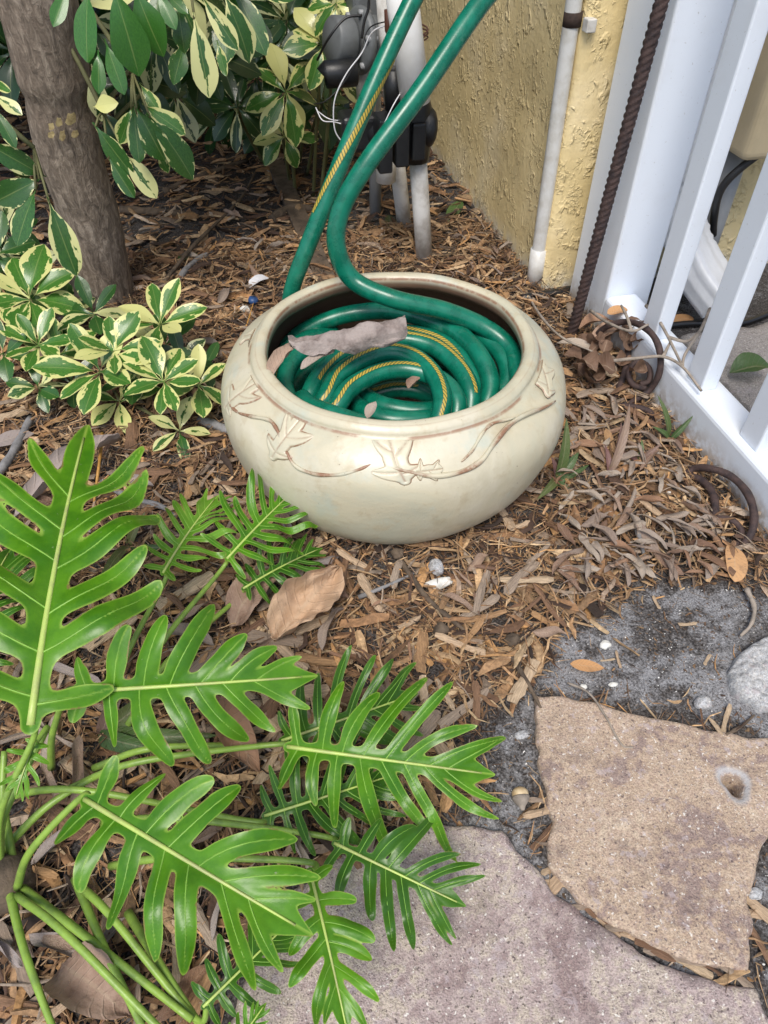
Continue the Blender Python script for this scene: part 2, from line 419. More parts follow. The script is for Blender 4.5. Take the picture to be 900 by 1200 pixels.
M['petiole'] = mat_plain('petiole_green', (.24, .38, .06), .4, .15, 60, dark=(.15, .24, .05))
M['midrib'] = mat_plain('midrib_pale', (.42, .54, .13), .4, .12, 40, dark=(.32, .34, .14))
M['side_vein'] = mat_plain('side_vein', (.20, .40, .05), .4, .1, 40, dark=(.14, .30, .04))
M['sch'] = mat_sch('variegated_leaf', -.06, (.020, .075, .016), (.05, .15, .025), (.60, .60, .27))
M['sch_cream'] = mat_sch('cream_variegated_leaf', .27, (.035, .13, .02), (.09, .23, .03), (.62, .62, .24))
M['sch_dark'] = mat_sch('shaded_variegated_leaf', -.22, (.012, .042, .012), (.024, .075, .018), (.52, .54, .28))  # shaded copy of the variegated leaf: shade put into its darker colours
M['sch_green'] = mat_sch('plain_green_leaf', -1.6, (.03, .12, .018), (.055, .19, .025), (.4, .5, .1))
M['stem'] = mat_plain('green_brown_stem', (.13, .13, .05), .7, .2, 30)
M['bark'] = mat_bark()
M['litter'] = mat_litter('dry_leaf_brown', [(0, (.26, .14, .08)), (.3, (.36, .21, .13)), (.5, (.40, .29, .22)), (.7, (.20, .11, .07)), (1, (.46, .36, .28))])
M['litter_pale'] = mat_litter('dry_leaf_pale', [(0, (.34, .27, .21)), (.3, (.46, .39, .32)), (.6, (.28, .21, .17)), (1, (.52, .45, .38))])
M['litter_mauve'] = mat_litter('dry_leaf_mauve', [(0, (.22, .18, .165)), (.5, (.34, .285, .26)), (1, (.42, .36, .33))])
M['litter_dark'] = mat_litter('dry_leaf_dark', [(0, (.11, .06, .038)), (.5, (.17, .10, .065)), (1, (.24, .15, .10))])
M['rolled'] = mat_plain('rolled_dry_leaf', (.31, .26, .235), .75, .2, 60, bump=.7, dark=(.16, .125, .11))
M['litter_tan'] = mat_litter('dry_leaf_tan', [(0, (.38, .235, .14)), (.5, (.48, .32, .20)), (1, (.56, .40, .28))])
M['litter_orange'] = mat_litter('dry_leaf_orange', [(0, (.52, .27, .11)), (.5, (.56, .31, .14)), (1, (.60, .36, .18))])
M['litter_green'] = mat_litter('fallen_leaf_green', [(0, (.035, .075, .03)), (.5, (.06, .12, .035)), (1, (.10, .18, .05))], .4)
M['oyster'] = mat_litter('oyster_leaf', [(0, (.04, .085, .025)), (.4, (.065, .12, .035)), (.8, (.14, .15, .05)), (1, (.20, .18, .08))], .45)
M['oyster_p'] = mat_litter('oyster_leaf_purple', [(0, (.15, .06, .075)), (.5, (.22, .14, .11)), (1, (.30, .23, .15))], .5)
M['twig'] = mat_plain('grey_twig', (.34, .29, .24), .85, .25, 60, bump=.5)
M['root'] = mat_plain('grey_root', (.24, .235, .235), .85, .25, 60, bump=.5)
M['acorn'] = mat_plain('acorn_tan', (.60, .48, .30), .5, .15, 80, dark=(.42, .30, .16))
M['grit'] = NT('white_grit', .7).m; _g = M['grit'].node_tree; _a = _g.nodes.new('ShaderNodeAttribute'); _a.attribute_name = 'col'; _g.links.new(_a.outputs['Color'], _g.nodes['Principled BSDF'].inputs['Base Color'])
M['darkwood'] = mat_plain('dark_wood', (.13, .095, .065), .9, .3, 50, bump=.7)
M['orange_stem'] = mat_plain('orange_dry_stem', (.50, .26, .06), .6, .2, 50)
M['white'] = mat_plain('shell_white', (.70, .69, .64), .6, .12, 120)
M['blue'] = mat_plain('blue_cap', (.03, .08, .22), .4, .1, 60)
M['wire_w'] = mat_plain('white_wire', (.68, .68, .70), .4, .05, 60)
M['wire_b'] = mat_plain('black_wire', (.015, .015, .016), .4, .05, 60)
M['brownwire'] = mat_plain('rusty_wire', (.12, .05, .035), .6, .2, 60)
M['yellow_paint'] = mat_plain('faded_yellow_paint', (.42, .33, .16), .8, .3, 160, dark=(.22, .16, .07))
M['copper'] = mat_plain('brown_connector', (.13, .05, .03), .5, .2, 60)

# ------------------------------------------------------------------ ground
edge_px = [(1150, 700), (1000, 694), (900, 692), (830, 688), (770, 690), (722, 702), (690, 728), (655, 752), (632, 782), (606, 815), (585, 850), (566, 900), (545, 945), (500, 985), (400, 1010), (310, 1090), (250, 1200), (250, 1500), (1400, 1500)]
SAND = [tuple(P(x, y, .0)[:2]) for x, y in edge_px]
TAN_PX = [(626, 812), (690, 820), (760, 838), (830, 854), (900, 864), (985, 872), (990, 925), (930, 960), (897, 990), (884, 1022), (876, 1050), (884, 1090), (878, 1138), (830, 1130), (775, 1112), (730, 1088), (690, 1062), (655, 1028), (640, 1000), (645, 960), (634, 900)]
MAU_PX = [(515, 962), (560, 966), (590, 972), (603, 992), (625, 1014), (655, 1048), (700, 1082), (750, 1112), (810, 1140), (860, 1150), (890, 1160), (905, 1200), (930, 1330), (640, 1420), (330, 1400), (255, 1230), (300, 1120), (345, 1040), (400, 1000), (460, 975)]
PEB_PX = [(860, 778), (872, 758), (908, 736), (985, 742), (1000, 800), (950, 832), (900, 822), (870, 804)]
def wpoly(px, z): return [tuple(P(x, y, z)[:2]) for x, y in px]
TAN = wpoly(TAN_PX, .011); MAU = wpoly(MAU_PX, .011); PEB = wpoly(PEB_PX, .026)
POT = (.189, .707)
XF, YW, XW = .583, 1.06, .545            # fence face, house front face, house side face
def swv(x, y):                           # soft weight of sand vs mulch
    x = np.asarray(x, float); y = np.asarray(y, float)
    d = polydist(x, y, SAND)
    d = d + .012 * np.sin(55 * x + 3 * np.sin(31 * y)) * np.cos(47 * y + 2)
    w = np.clip(d / .03 + .5, 0, 1)
    gap = np.minimum(np.abs(polydist(x, y, TAN)), np.abs(polydist(x, y, MAU))); w = w * (1 - .75 * np.clip(1 - gap / .016, 0, 1) * (np.sin(37 * x + 29 * y) > -.5))
    return np.maximum(w, np.where((x > XF + .03), np.where(y < YW, .55, 0), 0))
def gz(x, y):
    x = np.asarray(x, float); y = np.asarray(y, float)
    b = .0035 * np.sin(21 * x + 1.3 * np.sin(17 * y)) * np.cos(19 * y + .7) + .002 * np.sin(53 * x + 61 * y) * np.cos(47 * x - 39 * y)
    b = b + .004 * np.exp(-((x - .05) ** 2 + (y - 1.25) ** 2) / .08)
    b = b + (1 - swv(x, y)) * .006
    for pl in (TAN, MAU): b = b - .13 * (polydist(x, y, pl) > .018)
    return b
gx = np.unique(np.concatenate([np.linspace(-60, -1.6, 12), np.arange(-1.6, 1.6, .014), np.linspace(1.6, 60, 12)]))
gy = np.unique(np.concatenate([np.linspace(-60, -.3, 12), np.arange(-.3, 2.2, .014), np.arange(2.2, 4, .06), np.linspace(4, 60, 12)]))
GX, GY = np.meshgrid(gx, gy, indexing='ij'); GZ = gz(GX, GY); GW = swv(GX, GY)
V = np.stack([GX.ravel(), GY.ravel(), GZ.ravel()], 1); ny = len(gy)
I, J = np.meshgrid(np.arange(len(gx) - 1), np.arange(ny - 1), indexing='ij'); a = (I * ny + J).ravel()
F = np.stack([a, a + ny, a + ny + 1, a + 1], 1)
def npmesh(name, V, F, smooth=True):
    m = bpy.data.meshes.new(name); k = F.shape[1]
    m.vertices.add(len(V)); m.vertices.foreach_set('co', np.asarray(V, np.float32).ravel())
    m.loops.add(F.size); m.loops.foreach_set('vertex_index', F.astype(np.int32).ravel())
    m.polygons.add(len(F)); m.polygons.foreach_set('loop_start', np.arange(0, F.size, k, dtype=np.int32))
    m.polygons.foreach_set('use_smooth', np.full(len(F), smooth)); m.update(calc_edges=True); m.validate()
    return m
gm = npmesh('ground', V, F); sa = gm.attributes.new('sand', 'FLOAT', 'POINT'); sa.data.foreach_set('value', GW.ravel().astype(np.float32))
g = bpy.data.objects.new('ground', gm); COL.objects.link(g); gm.materials.append(M['ground']); tag(g, 'dark soil and grey sand of the garden bed', None, None, 'structure')

# ------------------------------------------------------------------ mulch (stuff) and loose chips
PAL = np.array([(.44, .265, .135), (.56, .37, .20), (.30, .165, .08), (.18, .095, .05), (.64, .46, .27), (.34, .25, .18), (.09, .05, .032), (.46, .36, .27), (.045, .028, .02), (.52, .29, .12)])
PALW = np.array([.20, .16, .17, .12, .07, .07, .09, .04, .05, .08]); PALW /= PALW.sum()
def blocked(x, y):
    b = (x > XF - .002) & (y < YW + .05)
    b |= (x > XW) & (y > YW - .004)
    b |= np.hypot(x - POT[0], y - POT[1]) < .135
    for pl in (TAN, MAU, PEB): b |= polydist(x, y, pl) > -.003
    return b
def chips(n, reg, Lr, wr, lift, keep_sand, tilt, seed, dark=1.0):
    r = np.random.default_rng(seed)
    x = r.uniform(reg[0], reg[1], n); y = r.uniform(reg[2], reg[3], n)
    sw = swv(x, y)
    k = ~blocked(x, y) & (r.random(n) > sw * (1 - keep_sand))
    x, y, sw = x[k], y[k], sw[k]; n = len(x)
    L = r.uniform(0, 1, n) ** 1.8 * (Lr[1] - Lr[0]) + Lr[0]; L = L * (1 - .35 * sw)
    W = L * r.uniform(wr[0], wr[1], n); T = W * r.uniform(.25, .6, n)
    ts = np.array([-.5, -.18, .2, .5]); endw = np.stack([r.uniform(.15, .85, n), r.uniform(.8, 1.1, n), r.uniform(.75, 1.1, n), r.uniform(.1, .8, n)], 1)
    bend = r.normal(0, .06, (n, 4)); bend[:, 1] *= .3
    cs = np.array([(-1, 0), (-.15, 1), (1, .1), (.1, -1)])
    U = np.zeros((n, 4, 4, 3))
    for i in range(4):
        for j in range(4):
            jit = r.normal(0, .14, (n, 3))
            U[:, i, j, 0] = L * (ts[i] + jit[:, 0] * .22)
            U[:, i, j, 1] = W * .5 * endw[:, i] * (cs[j, 0] + jit[:, 1]) + bend[:, i] * L
            U[:, i, j, 2] = T * .5 * (.5 + .5 * endw[:, i]) * (cs[j, 1] + jit[:, 2]) + bend[:, (i + 1) % 4] * L * .35
    U = U.reshape(n, 16, 3)
    az = r.uniform(0, 2 * np.pi, n); ti = r.normal(0, tilt, n); ro = r.normal(0, .5, n)
    cr, sr = np.cos(ro), np.sin(ro); Y1 = U[:, :, 1] * cr[:, None] - U[:, :, 2] * sr[:, None]; Z1 = U[:, :, 1] * sr[:, None] + U[:, :, 2] * cr[:, None]
    ct, st = np.cos(ti), np.sin(ti); X2 = U[:, :, 0] * ct[:, None] - Z1 * st[:, None]; Z2 = U[:, :, 0] * st[:, None] + Z1 * ct[:, None]
    ca, sa_ = np.cos(az), np.sin(az)
    Wd = np.stack([X2 * ca[:, None] - Y1 * sa_[:, None], X2 * sa_[:, None] + Y1 * ca[:, None], Z2], 2)
    z0 = gz(x, y) + r.uniform(0, 1, n) * lift * (1 - .85 * sw) + T * .25
    Wd += np.stack([x, y, z0], 1)[:, None, :]
    ci = r.choice(len(PAL), n, p=PALW); c = PAL[ci] * r.uniform(.5, 1.35, (n, 1)) * dark
    cc = np.repeat(c[:, None, :], 16, 1) * r.uniform(.8, 1.15, (n, 16, 1))
    f = []
    for i in range(3):
        for j in range(4): f.append((i * 4 + j, i * 4 + (j + 1) % 4, (i + 1) * 4 + (j + 1) % 4, (i + 1) * 4 + j))
    f.append((3, 2, 1, 0)); f.append((12, 13, 14, 15))
    f = np.array(f); FF = (f[None] + (np.arange(n) * 16)[:, None, None]).reshape(-1, 4)
    return Wd.reshape(-1, 3), FF, cc.reshape(-1, 3)
sets = [chips(17000, (-.5, .62, .05, 1.35), (.008, .052), (.07, .26), .014, .05, .16, 1),
        chips(44000, (-.5, .62, .05, 1.35), (.006, .046), (.02, .065), .017, .10, .22, 2, .95),
        chips(7000, (-.9, .56, 1.3, 2.9), (.012, .06), (.09, .34), .014, .05, .16, 3),
        chips(6000, (-.9, .56, 1.3, 2.9), (.01, .05), (.03, .1), .012, .05, .2, 4, .8),
        chips(12000, (.05, .62, -.02, .55), (.0015, .008), (.1, .5), .002, .8, .2, 5, .5),
        chips(500, (.64, 1.4, .3, 1.06), (.004, .03), (.08, .4), .004, .9, .15, 6, .7)]
off = 0; VV = []; FF = []; CC = []
for v, f, c in sets:
    VV.append(v); FF.append(f + off); CC.append(c); off += len(v)
mm = npmesh('mulch', np.concatenate(VV), np.concatenate(FF), False); setcol(mm, 'col', np.concatenate(CC)); mm.materials.append(M['chip'])
mo = bpy.data.objects.new('wood_mulch', mm); COL.objects.link(mo)
tag(mo, 'thick layer of shredded brown wood mulch covering the bed', 'mulch', None, 'stuff')

v, f, c = chips(3000, (.03, .62, -.02, .6), (.0008, .0030), (.6, .95), .001, 1.0, .3, 11); kp = np.repeat(swv(v[::16, 0], v[::16, 1]) > .55, 16)
v = v[kp]; nk = len(v) // 16; f = f[:nk * 14]; c = np.repeat(rng.uniform(.45, .8, (nk, 1)), 16, 0) * np.array([[1, .99, .95]])
mg = npmesh('shell_grit', v, f, False); setcol(mg, 'col', c); mg.materials.append(M['grit']); og = bpy.data.objects.new('shell_grit', mg); COL.objects.link(og)
tag(og, 'tiny white shell grit scattered over the dark sand', 'grit', None, 'stuff')

def chip_mesh(seed):
    r = random.Random(seed); n = 9; L = 1; w = r.uniform(.11, .24); th = w * r.uniform(.25, .5); V = []; F = []
    e0, e1 = r.uniform(.4, 1), r.uniform(.3, 1); ph = r.uniform(0, 6)
    for i in range(n):
        t = i / (n - 1); k = min(1, e0 + t * 4) * min(1, e1 + (1 - t) * 4) * (1 + .12 * math.sin(9 * t + ph))
        cy = .05 * math.sin(3 * t + ph); cz = .03 * math.sin(4 * t + ph * 2)
        for y, z in ((-1, -.5), (-.9, .35), (-.2, 1), (.45, .75), (1, .3), (.9, -.5)):
            V.append((t - .5 + r.gauss(0, .012), cy + w * .5 * k * (y + r.gauss(0, .08)), cz + th * .5 * k * (z + r.gauss(0, .12))))
    for i in range(n - 1):
        for j in range(6): F.append((i * 6 + j, i * 6 + (j + 1) % 6, (i + 1) * 6 + (j + 1) % 6, (i + 1) * 6 + j))
    F.append((5, 4, 3, 2, 1, 0)); F.append(tuple((n - 1) * 6 + j for j in range(6)))
    return mesh('wood_chip', V, F, False)
CHIPM = {}
for ck in ('straw', 'orange', 'brown', 'grey'):
    CHIPM[ck] = []
    for i in range(7):
        m_ = chip_mesh(i + 20 * len(CHIPM)); m_.materials.append(M['chip_' + ck]); CHIPM[ck].append(m_)
CWORD = {'straw': 'pale straw-coloured', 'orange': 'orange-tan', 'brown': 'dark brown', 'grey': 'weathered grey-brown'}
def zone_of(px, py):
    if px < 400 and py > 560: return 'under the split-leaf plant'
    if py < 420 and px < 480: return 'behind the pot'
    if px > 655: return 'beside the white fence'
    if px < 300: return 'near the low variegated shrub'
    return 'in front of the pot'
def put(name, m, x, y, z, az, L, tilt=0, roll=0, sc=None):
    Mx = Matrix.Translation((x, y, z)) @ Matrix.Rotation(az, 4, 'Z') @ Matrix.Rotation(tilt, 4, 'Y') @ Matrix.Rotation(roll, 4, 'X') @ Matrix.Diagonal((*(sc or (L, L, L)), 1))
    o = bpy.data.objects.new(name, m); COL.objects.link(o); o.matrix_basis = Mx; return o
nchip = 0; tries = 0
while nchip < 230 and tries < 5000:
    tries += 1
    px, py = rnd.uniform(180, 900), rnd.uniform(330, 930)
    if rnd.random() < .25: px, py = rnd.uniform(0, 420), rnd.uniform(180, 1190)
    p = P(px, py, .02); x, y = p.x, p.y
    if blocked(np.array([x]), np.array([y]))[0] or float(swv(x, y)) > .4 or x > XF - .02: continue
    if y > 1.5: continue
    ck = rnd.choice(('straw', 'straw', 'orange', 'brown', 'brown', 'grey', 'grey')); zn = zone_of(px, py)
    o = put('wood_chip', rnd.choice(CHIPM[ck]), x, y, float(gz(x, y)) + .0145, rnd.uniform(0, 6.28), rnd.uniform(.028, .068), rnd.gauss(0, .07), rnd.gauss(0, .3))
    tag(o, 'large %s splinter of wood lying loose on the mulch %s' % (CWORD[ck], zn), 'wood chip', '%s splinters %s' % (CWORD[ck], zn)); nchip += 1
for px, py, L in ((670, 700, .03), (725, 772, .02), (712, 773, .016), (850, 845, .035), (836, 855, .02), (655, 858, .02), (665, 1022, .06), (640, 950, .045), (890, 1070, .03), (805, 732, .02), (828, 775, .016), (770, 705, .018)):
    p = P(px, py, .004); o = put('wood_chip', rnd.choice(CHIPM['straw']), p.x, p.y, float(gz(p.x, p.y)) + .004, rnd.uniform(0, 3.1), L, 0, 0)
    tag(o, 'stray splinter of wood lying on the bare sand around the flagstones', 'wood chip', 'splinters on the sand')

for k, (px, py) in enumerate(((662, 1036), (676, 1048), (690, 1062), (700, 1072), (716, 1082), (730, 1090), (748, 1102), (768, 1112), (790, 1121), (812, 1131), (838, 1138), (862, 1145), (648, 1018), (640, 975), (634, 940), (886, 1060), (888, 1105))):
    p = P(px, py, .006); a = math.atan2(*(P(px + 12, py + 8, .006) - p).yx) + rnd.gauss(0, .35)
    if px < 650: a += .9
    o = put('wood_chip', rnd.choice(CHIPM[('straw', 'brown', 'grey')[k % 3]]), p.x, p.y, .004 + .001 * (k % 3), a, rnd.uniform(.018, .05), 0, rnd.gauss(0, .3))
    tag(o, '%s splinter wedged in the joint around the tan flagstone' % CWORD[('straw', 'brown', 'grey')[k % 3]], 'wood chip', '%s splinters in the flagstone joints' % CWORD[('straw', 'brown', 'grey')[k % 3]])

# ------------------------------------------------------------------ flagstones
def stone(name, poly, top, mat, res, edge, label, cat, hole=None, rough=.0012, lumps=None):
    xs = [p[0] for p in poly]; ys = [p[1] for p in poly]
    X = np.arange(min(xs) - .01, max(xs) + .012, res); Y = np.arange(min(ys) - .01, max(ys) + .012, res)
    A, B = np.meshgrid(X, Y, indexing='ij')
    D = polydist(A, B, poly) + .0022 * np.sin(90 * A + 2 * np.sin(70 * B)) * np.cos(110 * B) + .001 * np.sin(310 * A + 1) * np.sin(270 * B)
    if hole:
        hx, hy, hr = hole; qa = np.hypot(A - hx, (B - hy) * .8) / (1 + .12 * np.sin(3 * np.arctan2(B - hy, A - hx) + 1))
        D = np.minimum(D, qa - hr * .92)
    v2, f = msq(D, X, Y)
    d = polydist(v2[:, 0], v2[:, 1], poly) + .0022 * np.sin(90 * v2[:, 0] + 2 * np.sin(70 * v2[:, 1])) * np.cos(110 * v2[:, 1])
    k = np.clip(1 - d / edge, 0, 1)
    z = top - edge * (1 - np.sqrt(np.maximum(0, 1 - k * k)))
    z += np.array([rough * (noise.fractal(Vector((x * 22, y * 22, 3)), 1, 2, 4) + .4 * noise.noise(Vector((x * 160, y * 160, 1)))) for x, y in v2])
    chip = np.zeros(len(v2)); soil = np.zeros(len(v2))
    if hole:
        hx, hy, hr = hole; q = np.hypot(v2[:, 0] - hx, (v2[:, 1] - hy) * .8); wob = 1 + .12 * np.sin(3 * np.arctan2(v2[:, 1] - hy, v2[:, 0] - hx) + 1)
        q = q / wob; q_hole = q
        z -= np.clip((hr * 1.5 - q) / (hr * .5), 0, 1) ** 1.5 * .004
        soil = np.clip((hr * 1.16 - q) / (hr * .1), 0, 1); chip = np.clip((hr * 1.75 - q) / (hr * .4), 0, 1) * np.clip((q - hr * 1.05) / (hr * .1), 0, 1) * .85 - (q < hr * .9) * .0  # soil mask stands for shade inside the hole, not earth; unused below
    if lumps is not None: z += lumps(v2)
    nv = len(v2); V = [(x, y, zz) for (x, y), zz in zip(v2, z)]
    cnt = {}
    for p in f:
        for i in range(len(p)):
            a, b = p[i], p[(i + 1) % len(p)]; cnt[(a, b)] = 1
    bd = [(a, b) for (a, b) in cnt if (b, a) not in cnt]
    low = {}
    for a, b in bd:
        for q in (a, b):
            if q not in low: low[q] = len(V); inh = hole and math.hypot(V[q][0] - hole[0], V[q][1] - hole[1]) < hole[2] * 1.6; V.append((V[q][0], V[q][1], -.10 if inh else -.02))
    F = list(f) + [(b, a, low[a], low[b]) for a, b in bd]
    m = mesh(name, V, F)
    c = np.zeros(len(V), np.float32); c[:nv] = chip
    at = m.attributes.new('chip', 'FLOAT', 'POINT'); at.data.foreach_set('value', c)
    c2 = np.zeros(len(V), np.float32); c2[:nv] = 0; c2[nv:] = 1.0; at = m.attributes.new('soil', 'FLOAT', 'POINT'); at.data.foreach_set('value', c2)  # dark lower ring; inside the hole it is shade put into the colour
    return tag(obj(name, m, mat), label, cat)
hp = P(861, 918, .011)
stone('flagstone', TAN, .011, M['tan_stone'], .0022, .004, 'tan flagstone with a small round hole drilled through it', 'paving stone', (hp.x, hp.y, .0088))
stone('flagstone', MAU, .011, M['mauve_stone'], .003, .006, 'large mauve-grey flagstone reaching under the split-leaf plant', 'paving stone')
PB = [(rnd.uniform(min(p[0] for p in PEB), max(p[0] for p in PEB)), rnd.uniform(min(p[1] for p in PEB), max(p[1] for p in PEB)), rnd.uniform(.002, .0055)) for _ in range(330)]
def lumps(v2):
    z = np.zeros(len(v2))
    for x, y, r in PB:
        q = 1 - ((v2[:, 0] - x) ** 2 + (v2[:, 1] - y) ** 2) / (r * r); z = np.maximum(z, np.sqrt(np.maximum(q, 0)) * r * .6)
    return z
stone('aggregate_stone', PEB, .018, M['pebble'], .0014, .01, 'pale exposed-aggregate slab covered in small pebbles beside the sand', 'paving stone', lumps=lumps)
stone('concrete_paver', [(.70, .40), (1.25, .40), (1.25, .86), (.70, .86)], .018, M['concrete'], .012, .008, 'rough pinkish concrete paver behind the white fence', 'paving stone')

# ------------------------------------------------------------------ house
house = thing('house', (XW + 1, YW + 1, 0), 'yellow stucco corner of the house behind the pot', 'house')
bm = bmesh.new()
def wallgrid(f, nu, nv):
    vs = [[bm.verts.new(f(i / nu, j / nv)) for j in range(nv + 1)] for i in range(nu + 1)]
    for i in range(nu):
        for j in range(nv): bm.faces.new((vs[i][j], vs[i + 1][j], vs[i + 1][j + 1], vs[i][j + 1]))
def rough(v, s=.0025): return s * noise.fractal(Vector(v) * 14, 1, 2, 3)
RC = .012
def wallpt(s, z):      # s<0 along the side face away, s>0 along the front face; rounded corner
    if s < -RC: p, n = Vector((XW, YW + (-s), z)), Vector((-1, 0, 0))
    elif s > RC: p, n = Vector((XW + s, YW, z)), Vector((0, -1, 0))
    else:
        a = (s + RC) / (2 * RC) * math.pi / 2; n = Vector((-math.cos(a), -math.sin(a), 0)); p = Vector((XW + RC, YW + RC, z)) + n * RC
    return p + n * rough(p)
ss = [-4, -3, -2] + [-1.5 + i * .03 for i in range(49)] + [-.05 + i * .004 for i in range(25)] + [.06 + i * .03 for i in range(20)] + [1, 2, 4]
ss = sorted(set(round(s, 4) for s in ss)); zs = [-.03] + [i * .025 for i in range(33)] + [1.2, 2, 3]
vs = [[bm.verts.new(wallpt(s, z)) for z in zs] for s in ss]
for i in range(len(ss) - 1):
    for j in range(len(zs) - 1): bm.faces.new((vs[i][j], vs[i + 1][j], vs[i + 1][j + 1], vs[i][j + 1]))
m = bpy.data.meshes.new('stucco_wall'); bm.to_mesh(m); bm.free(); m.polygons.foreach_set('use_smooth', [True] * len(m.polygons))
obj('stucco_wall', m, M['stucco'], house)
# roof slab and eave, above the frame
obj('roof', box(XW - .08, XW + 4.2, YW - .08, YW + 4.2, 2.95, 3.1, .01), M['beige_plastic'], house)

# conduit up the corner of the house
cb, ct_ = PY(624, 345, 1.075), PY(673, 0, 1.075)
dirc = (ct_ - cb); cbase = cb - dirc * .03; ctop = cb + dirc * 2.2
cond = thing('conduit', cbase, 'white conduit pipe strapped to the corner of the yellow wall', 'pipe')
V, F = tube([cbase, cb, ct_, ctop], .0113, 20); obj('pipe', mesh('pipe', V, F), M['pvc'], cond)
c1 = cb + dirc * .035; V, F = tube([c1, c1 + dirc * .16], .0138, 20); obj('coupling', mesh('coupling', V, F), M['pvc'], cond)
V, F = tube([cbase + Vector((0, 0, .003)), c1 + dirc * .01], .0122, 20); obj('lower_sleeve', mesh('sleeve', V, F), M['pvc_dirty'], cond)
sp = PY(671, 22, 1.075); V, F = tube([sp - dirc * .02, sp + dirc * .02], .0128, 20); obj('strap', mesh('strap', V, F), M['strap'], cond)
obj('strap_tab', box(sp.x + .010, sp.x + .024, YW - .012, YW + .004, sp.z - .012, sp.z + .004, .0015), M['pvc_dirty'], cond)

# ------------------------------------------------------------------ fence
fence = thing('vinyl_fence', (.61, .9, 0), 'white vinyl picket fence with a thick corner post and low rail', 'fence')
obj('post', box(.586, .664, .915, 1.032, -.02, 1.1, .004, 3), M['vinyl'], fence)
obj('rail', box(XF, .637, -1.2, .9145, -.03, .07, .007, 3), M['vinyl'], fence)
obj('top_rail', box(.588, .632, -1.2, .9145, .98, 1.04, .006, 3), M['vinyl'], fence)
for k in range(10):
    y = .782 - k * .1255
    obj('picket', box(.5945, .619, y, y + .036, .0695, .985, .0025, 2), M['vinyl'], fence)

# downspout, meter box behind the fence
dl = PY(842, 322, .955); dl.z = max(dl.z, .02)
dsp = thing('downspout', (.75, 1.0, 0), 'white ribbed downspout elbow spilling out behind the fence', 'downspout')
path = crom([(.728, 1.022, 1.2), (.728, 1.022, .5), (.728, 1.02, .24), (.733, 1.012, .185), (.745, .985, .125), (.762, .945, .08), (.785, .885, .045)], 10)
T, N = frames(path); V = []; F = []; prof = []
wd, dp = .042, .03
for k in range(32):                       # ribbed rectangular section
    a = 2 * math.pi * k / 32; c, s = math.cos(a), math.sin(a)
    e = 1 / max(abs(c), abs(s)); e = min(e, 1.25); rb = 1 + (.07 if k % 4 < 2 else 0)
    prof.append((c * e * wd * rb * .9, s * e * dp * rb * .9))
side = Vector((.75, .66, 0)).normalized()
for i, p in enumerate(path):
    t = T[i]; u = (side - t * side.dot(t)).normalized(); w = t.cross(u)
    crimp = 1 - .06 * (math.sin(i * 2.1) > .2) * (20 < i < 46)
    for x, y in prof: V.append(p + (u * x + w * y) * crimp)
n = 32
for i in range(len(path) - 1):
    for k in range(n): F.append((i * n + k, i * n + (k + 1) % n, (i + 1) * n + (k + 1) % n, (i + 1) * n + k))
o = obj('elbow', mesh('elbow', V, F), M['alu'], dsp); sm = o.modifiers.new('thickness', 'SOLIDIFY'); sm.thickness = .0012
mb = thing('utility_box', (.86, 1.0, .23), 'beige plastic utility box on the wall seen through the fence', 'utility box')
obj('case', box(.785, .95, .955, YW - .003, .236, .47, .012, 4), M['beige_plastic'], mb)
obj('lid', box(.782, .953, .951, .968, .43, .45, .003), M['beige_plastic'], mb)
V, F = tube([(.822, 1.025, -.02), (.822, 1.025, .24)], .021, 20)
tag(obj('grey_conduit', mesh('grey_conduit', V, F), M['grey_conduit']), 'fat grey conduit rising into the beige utility box', 'pipe')
V, F = tube(crom([(.79, 1.03, .01), PY(832, 300, 1.03), PY(836, 262, 1.0), PY(841, 232, .985), PY(852, 212, .98), PY(874, 192, .975), PY(903, 170, .97), PY(960, 120, .97), PY(1000, 60, 1.05)], 8), .0062, 10)
tag(obj('black_cable', mesh('black_cable', V, F), M['wire_b']), 'thick black cable sweeping in front of the grey conduit', 'cable')
V, F = tube(crom([(.66, .90, .008), (.74, .895, .01), (.82, .875, .01), (.92, .895, .01), (1.1, .88, .01)], 8), .005, 10)
tag(obj('black_cable', mesh('black_cable', V, F), M['wire_b']), 'black cable lying on the soil behind the fence', 'cable')
V, F = tube(crom([(.50, 1.035, .01), (.56, 1.035, .012), (.60, 1.045, .008)], 6), .008, 10)
tag(obj('black_tubing', mesh('black_tubing', V, F), M['wire_b']), 'short black drip tube at the foot of the yellow wall', 'tube')

# ------------------------------------------------------------------ irrigation pipes and valves
irr = thing('irrigation_manifold', (.37, 1.2, 0), 'white pipes joined to black irrigation valves beside the yellow wall', 'irrigation')
def seg(name, p0, p1, r, mat, parent=irr, sg=18):
    V, F = tube([p0, p0.lerp(p1, .5), p1], r, sg); return obj(name, mesh(name, V, F), mat, parent)
b1 = PY(499, 309, 1.21); t1 = PY(489, 175, 1.2)
seg('pipe', b1 - Vector((0, 0, .02)), t1, .0150, M['pvc_dirty'])
b2_ = P(476, 268, .0); t2 = PY(463, 170, b2_.y - .01); seg('pipe', b2_ - Vector((0, 0, .02)), t2, .0145, M['pvc_dirty'])
seg('pipe', PY(487, 120, 1.15), PY(464, -60, 1.15), .0225, M['pvc_white'])
seg('pipe', PY(462, 120, 1.3), PY(452, -40, 1.3), .018, M['pvc_dirty'])
seg('pipe', PY(430, 130, 1.34), PY(425, 60, 1.34), .016, M['pvc_dirty'])
seg('stub', PY(452, 212, 1.32), PY(452, 182, 1.32), .018, M['pvc_dirty'])
vc = PY(478, 150, 1.2)
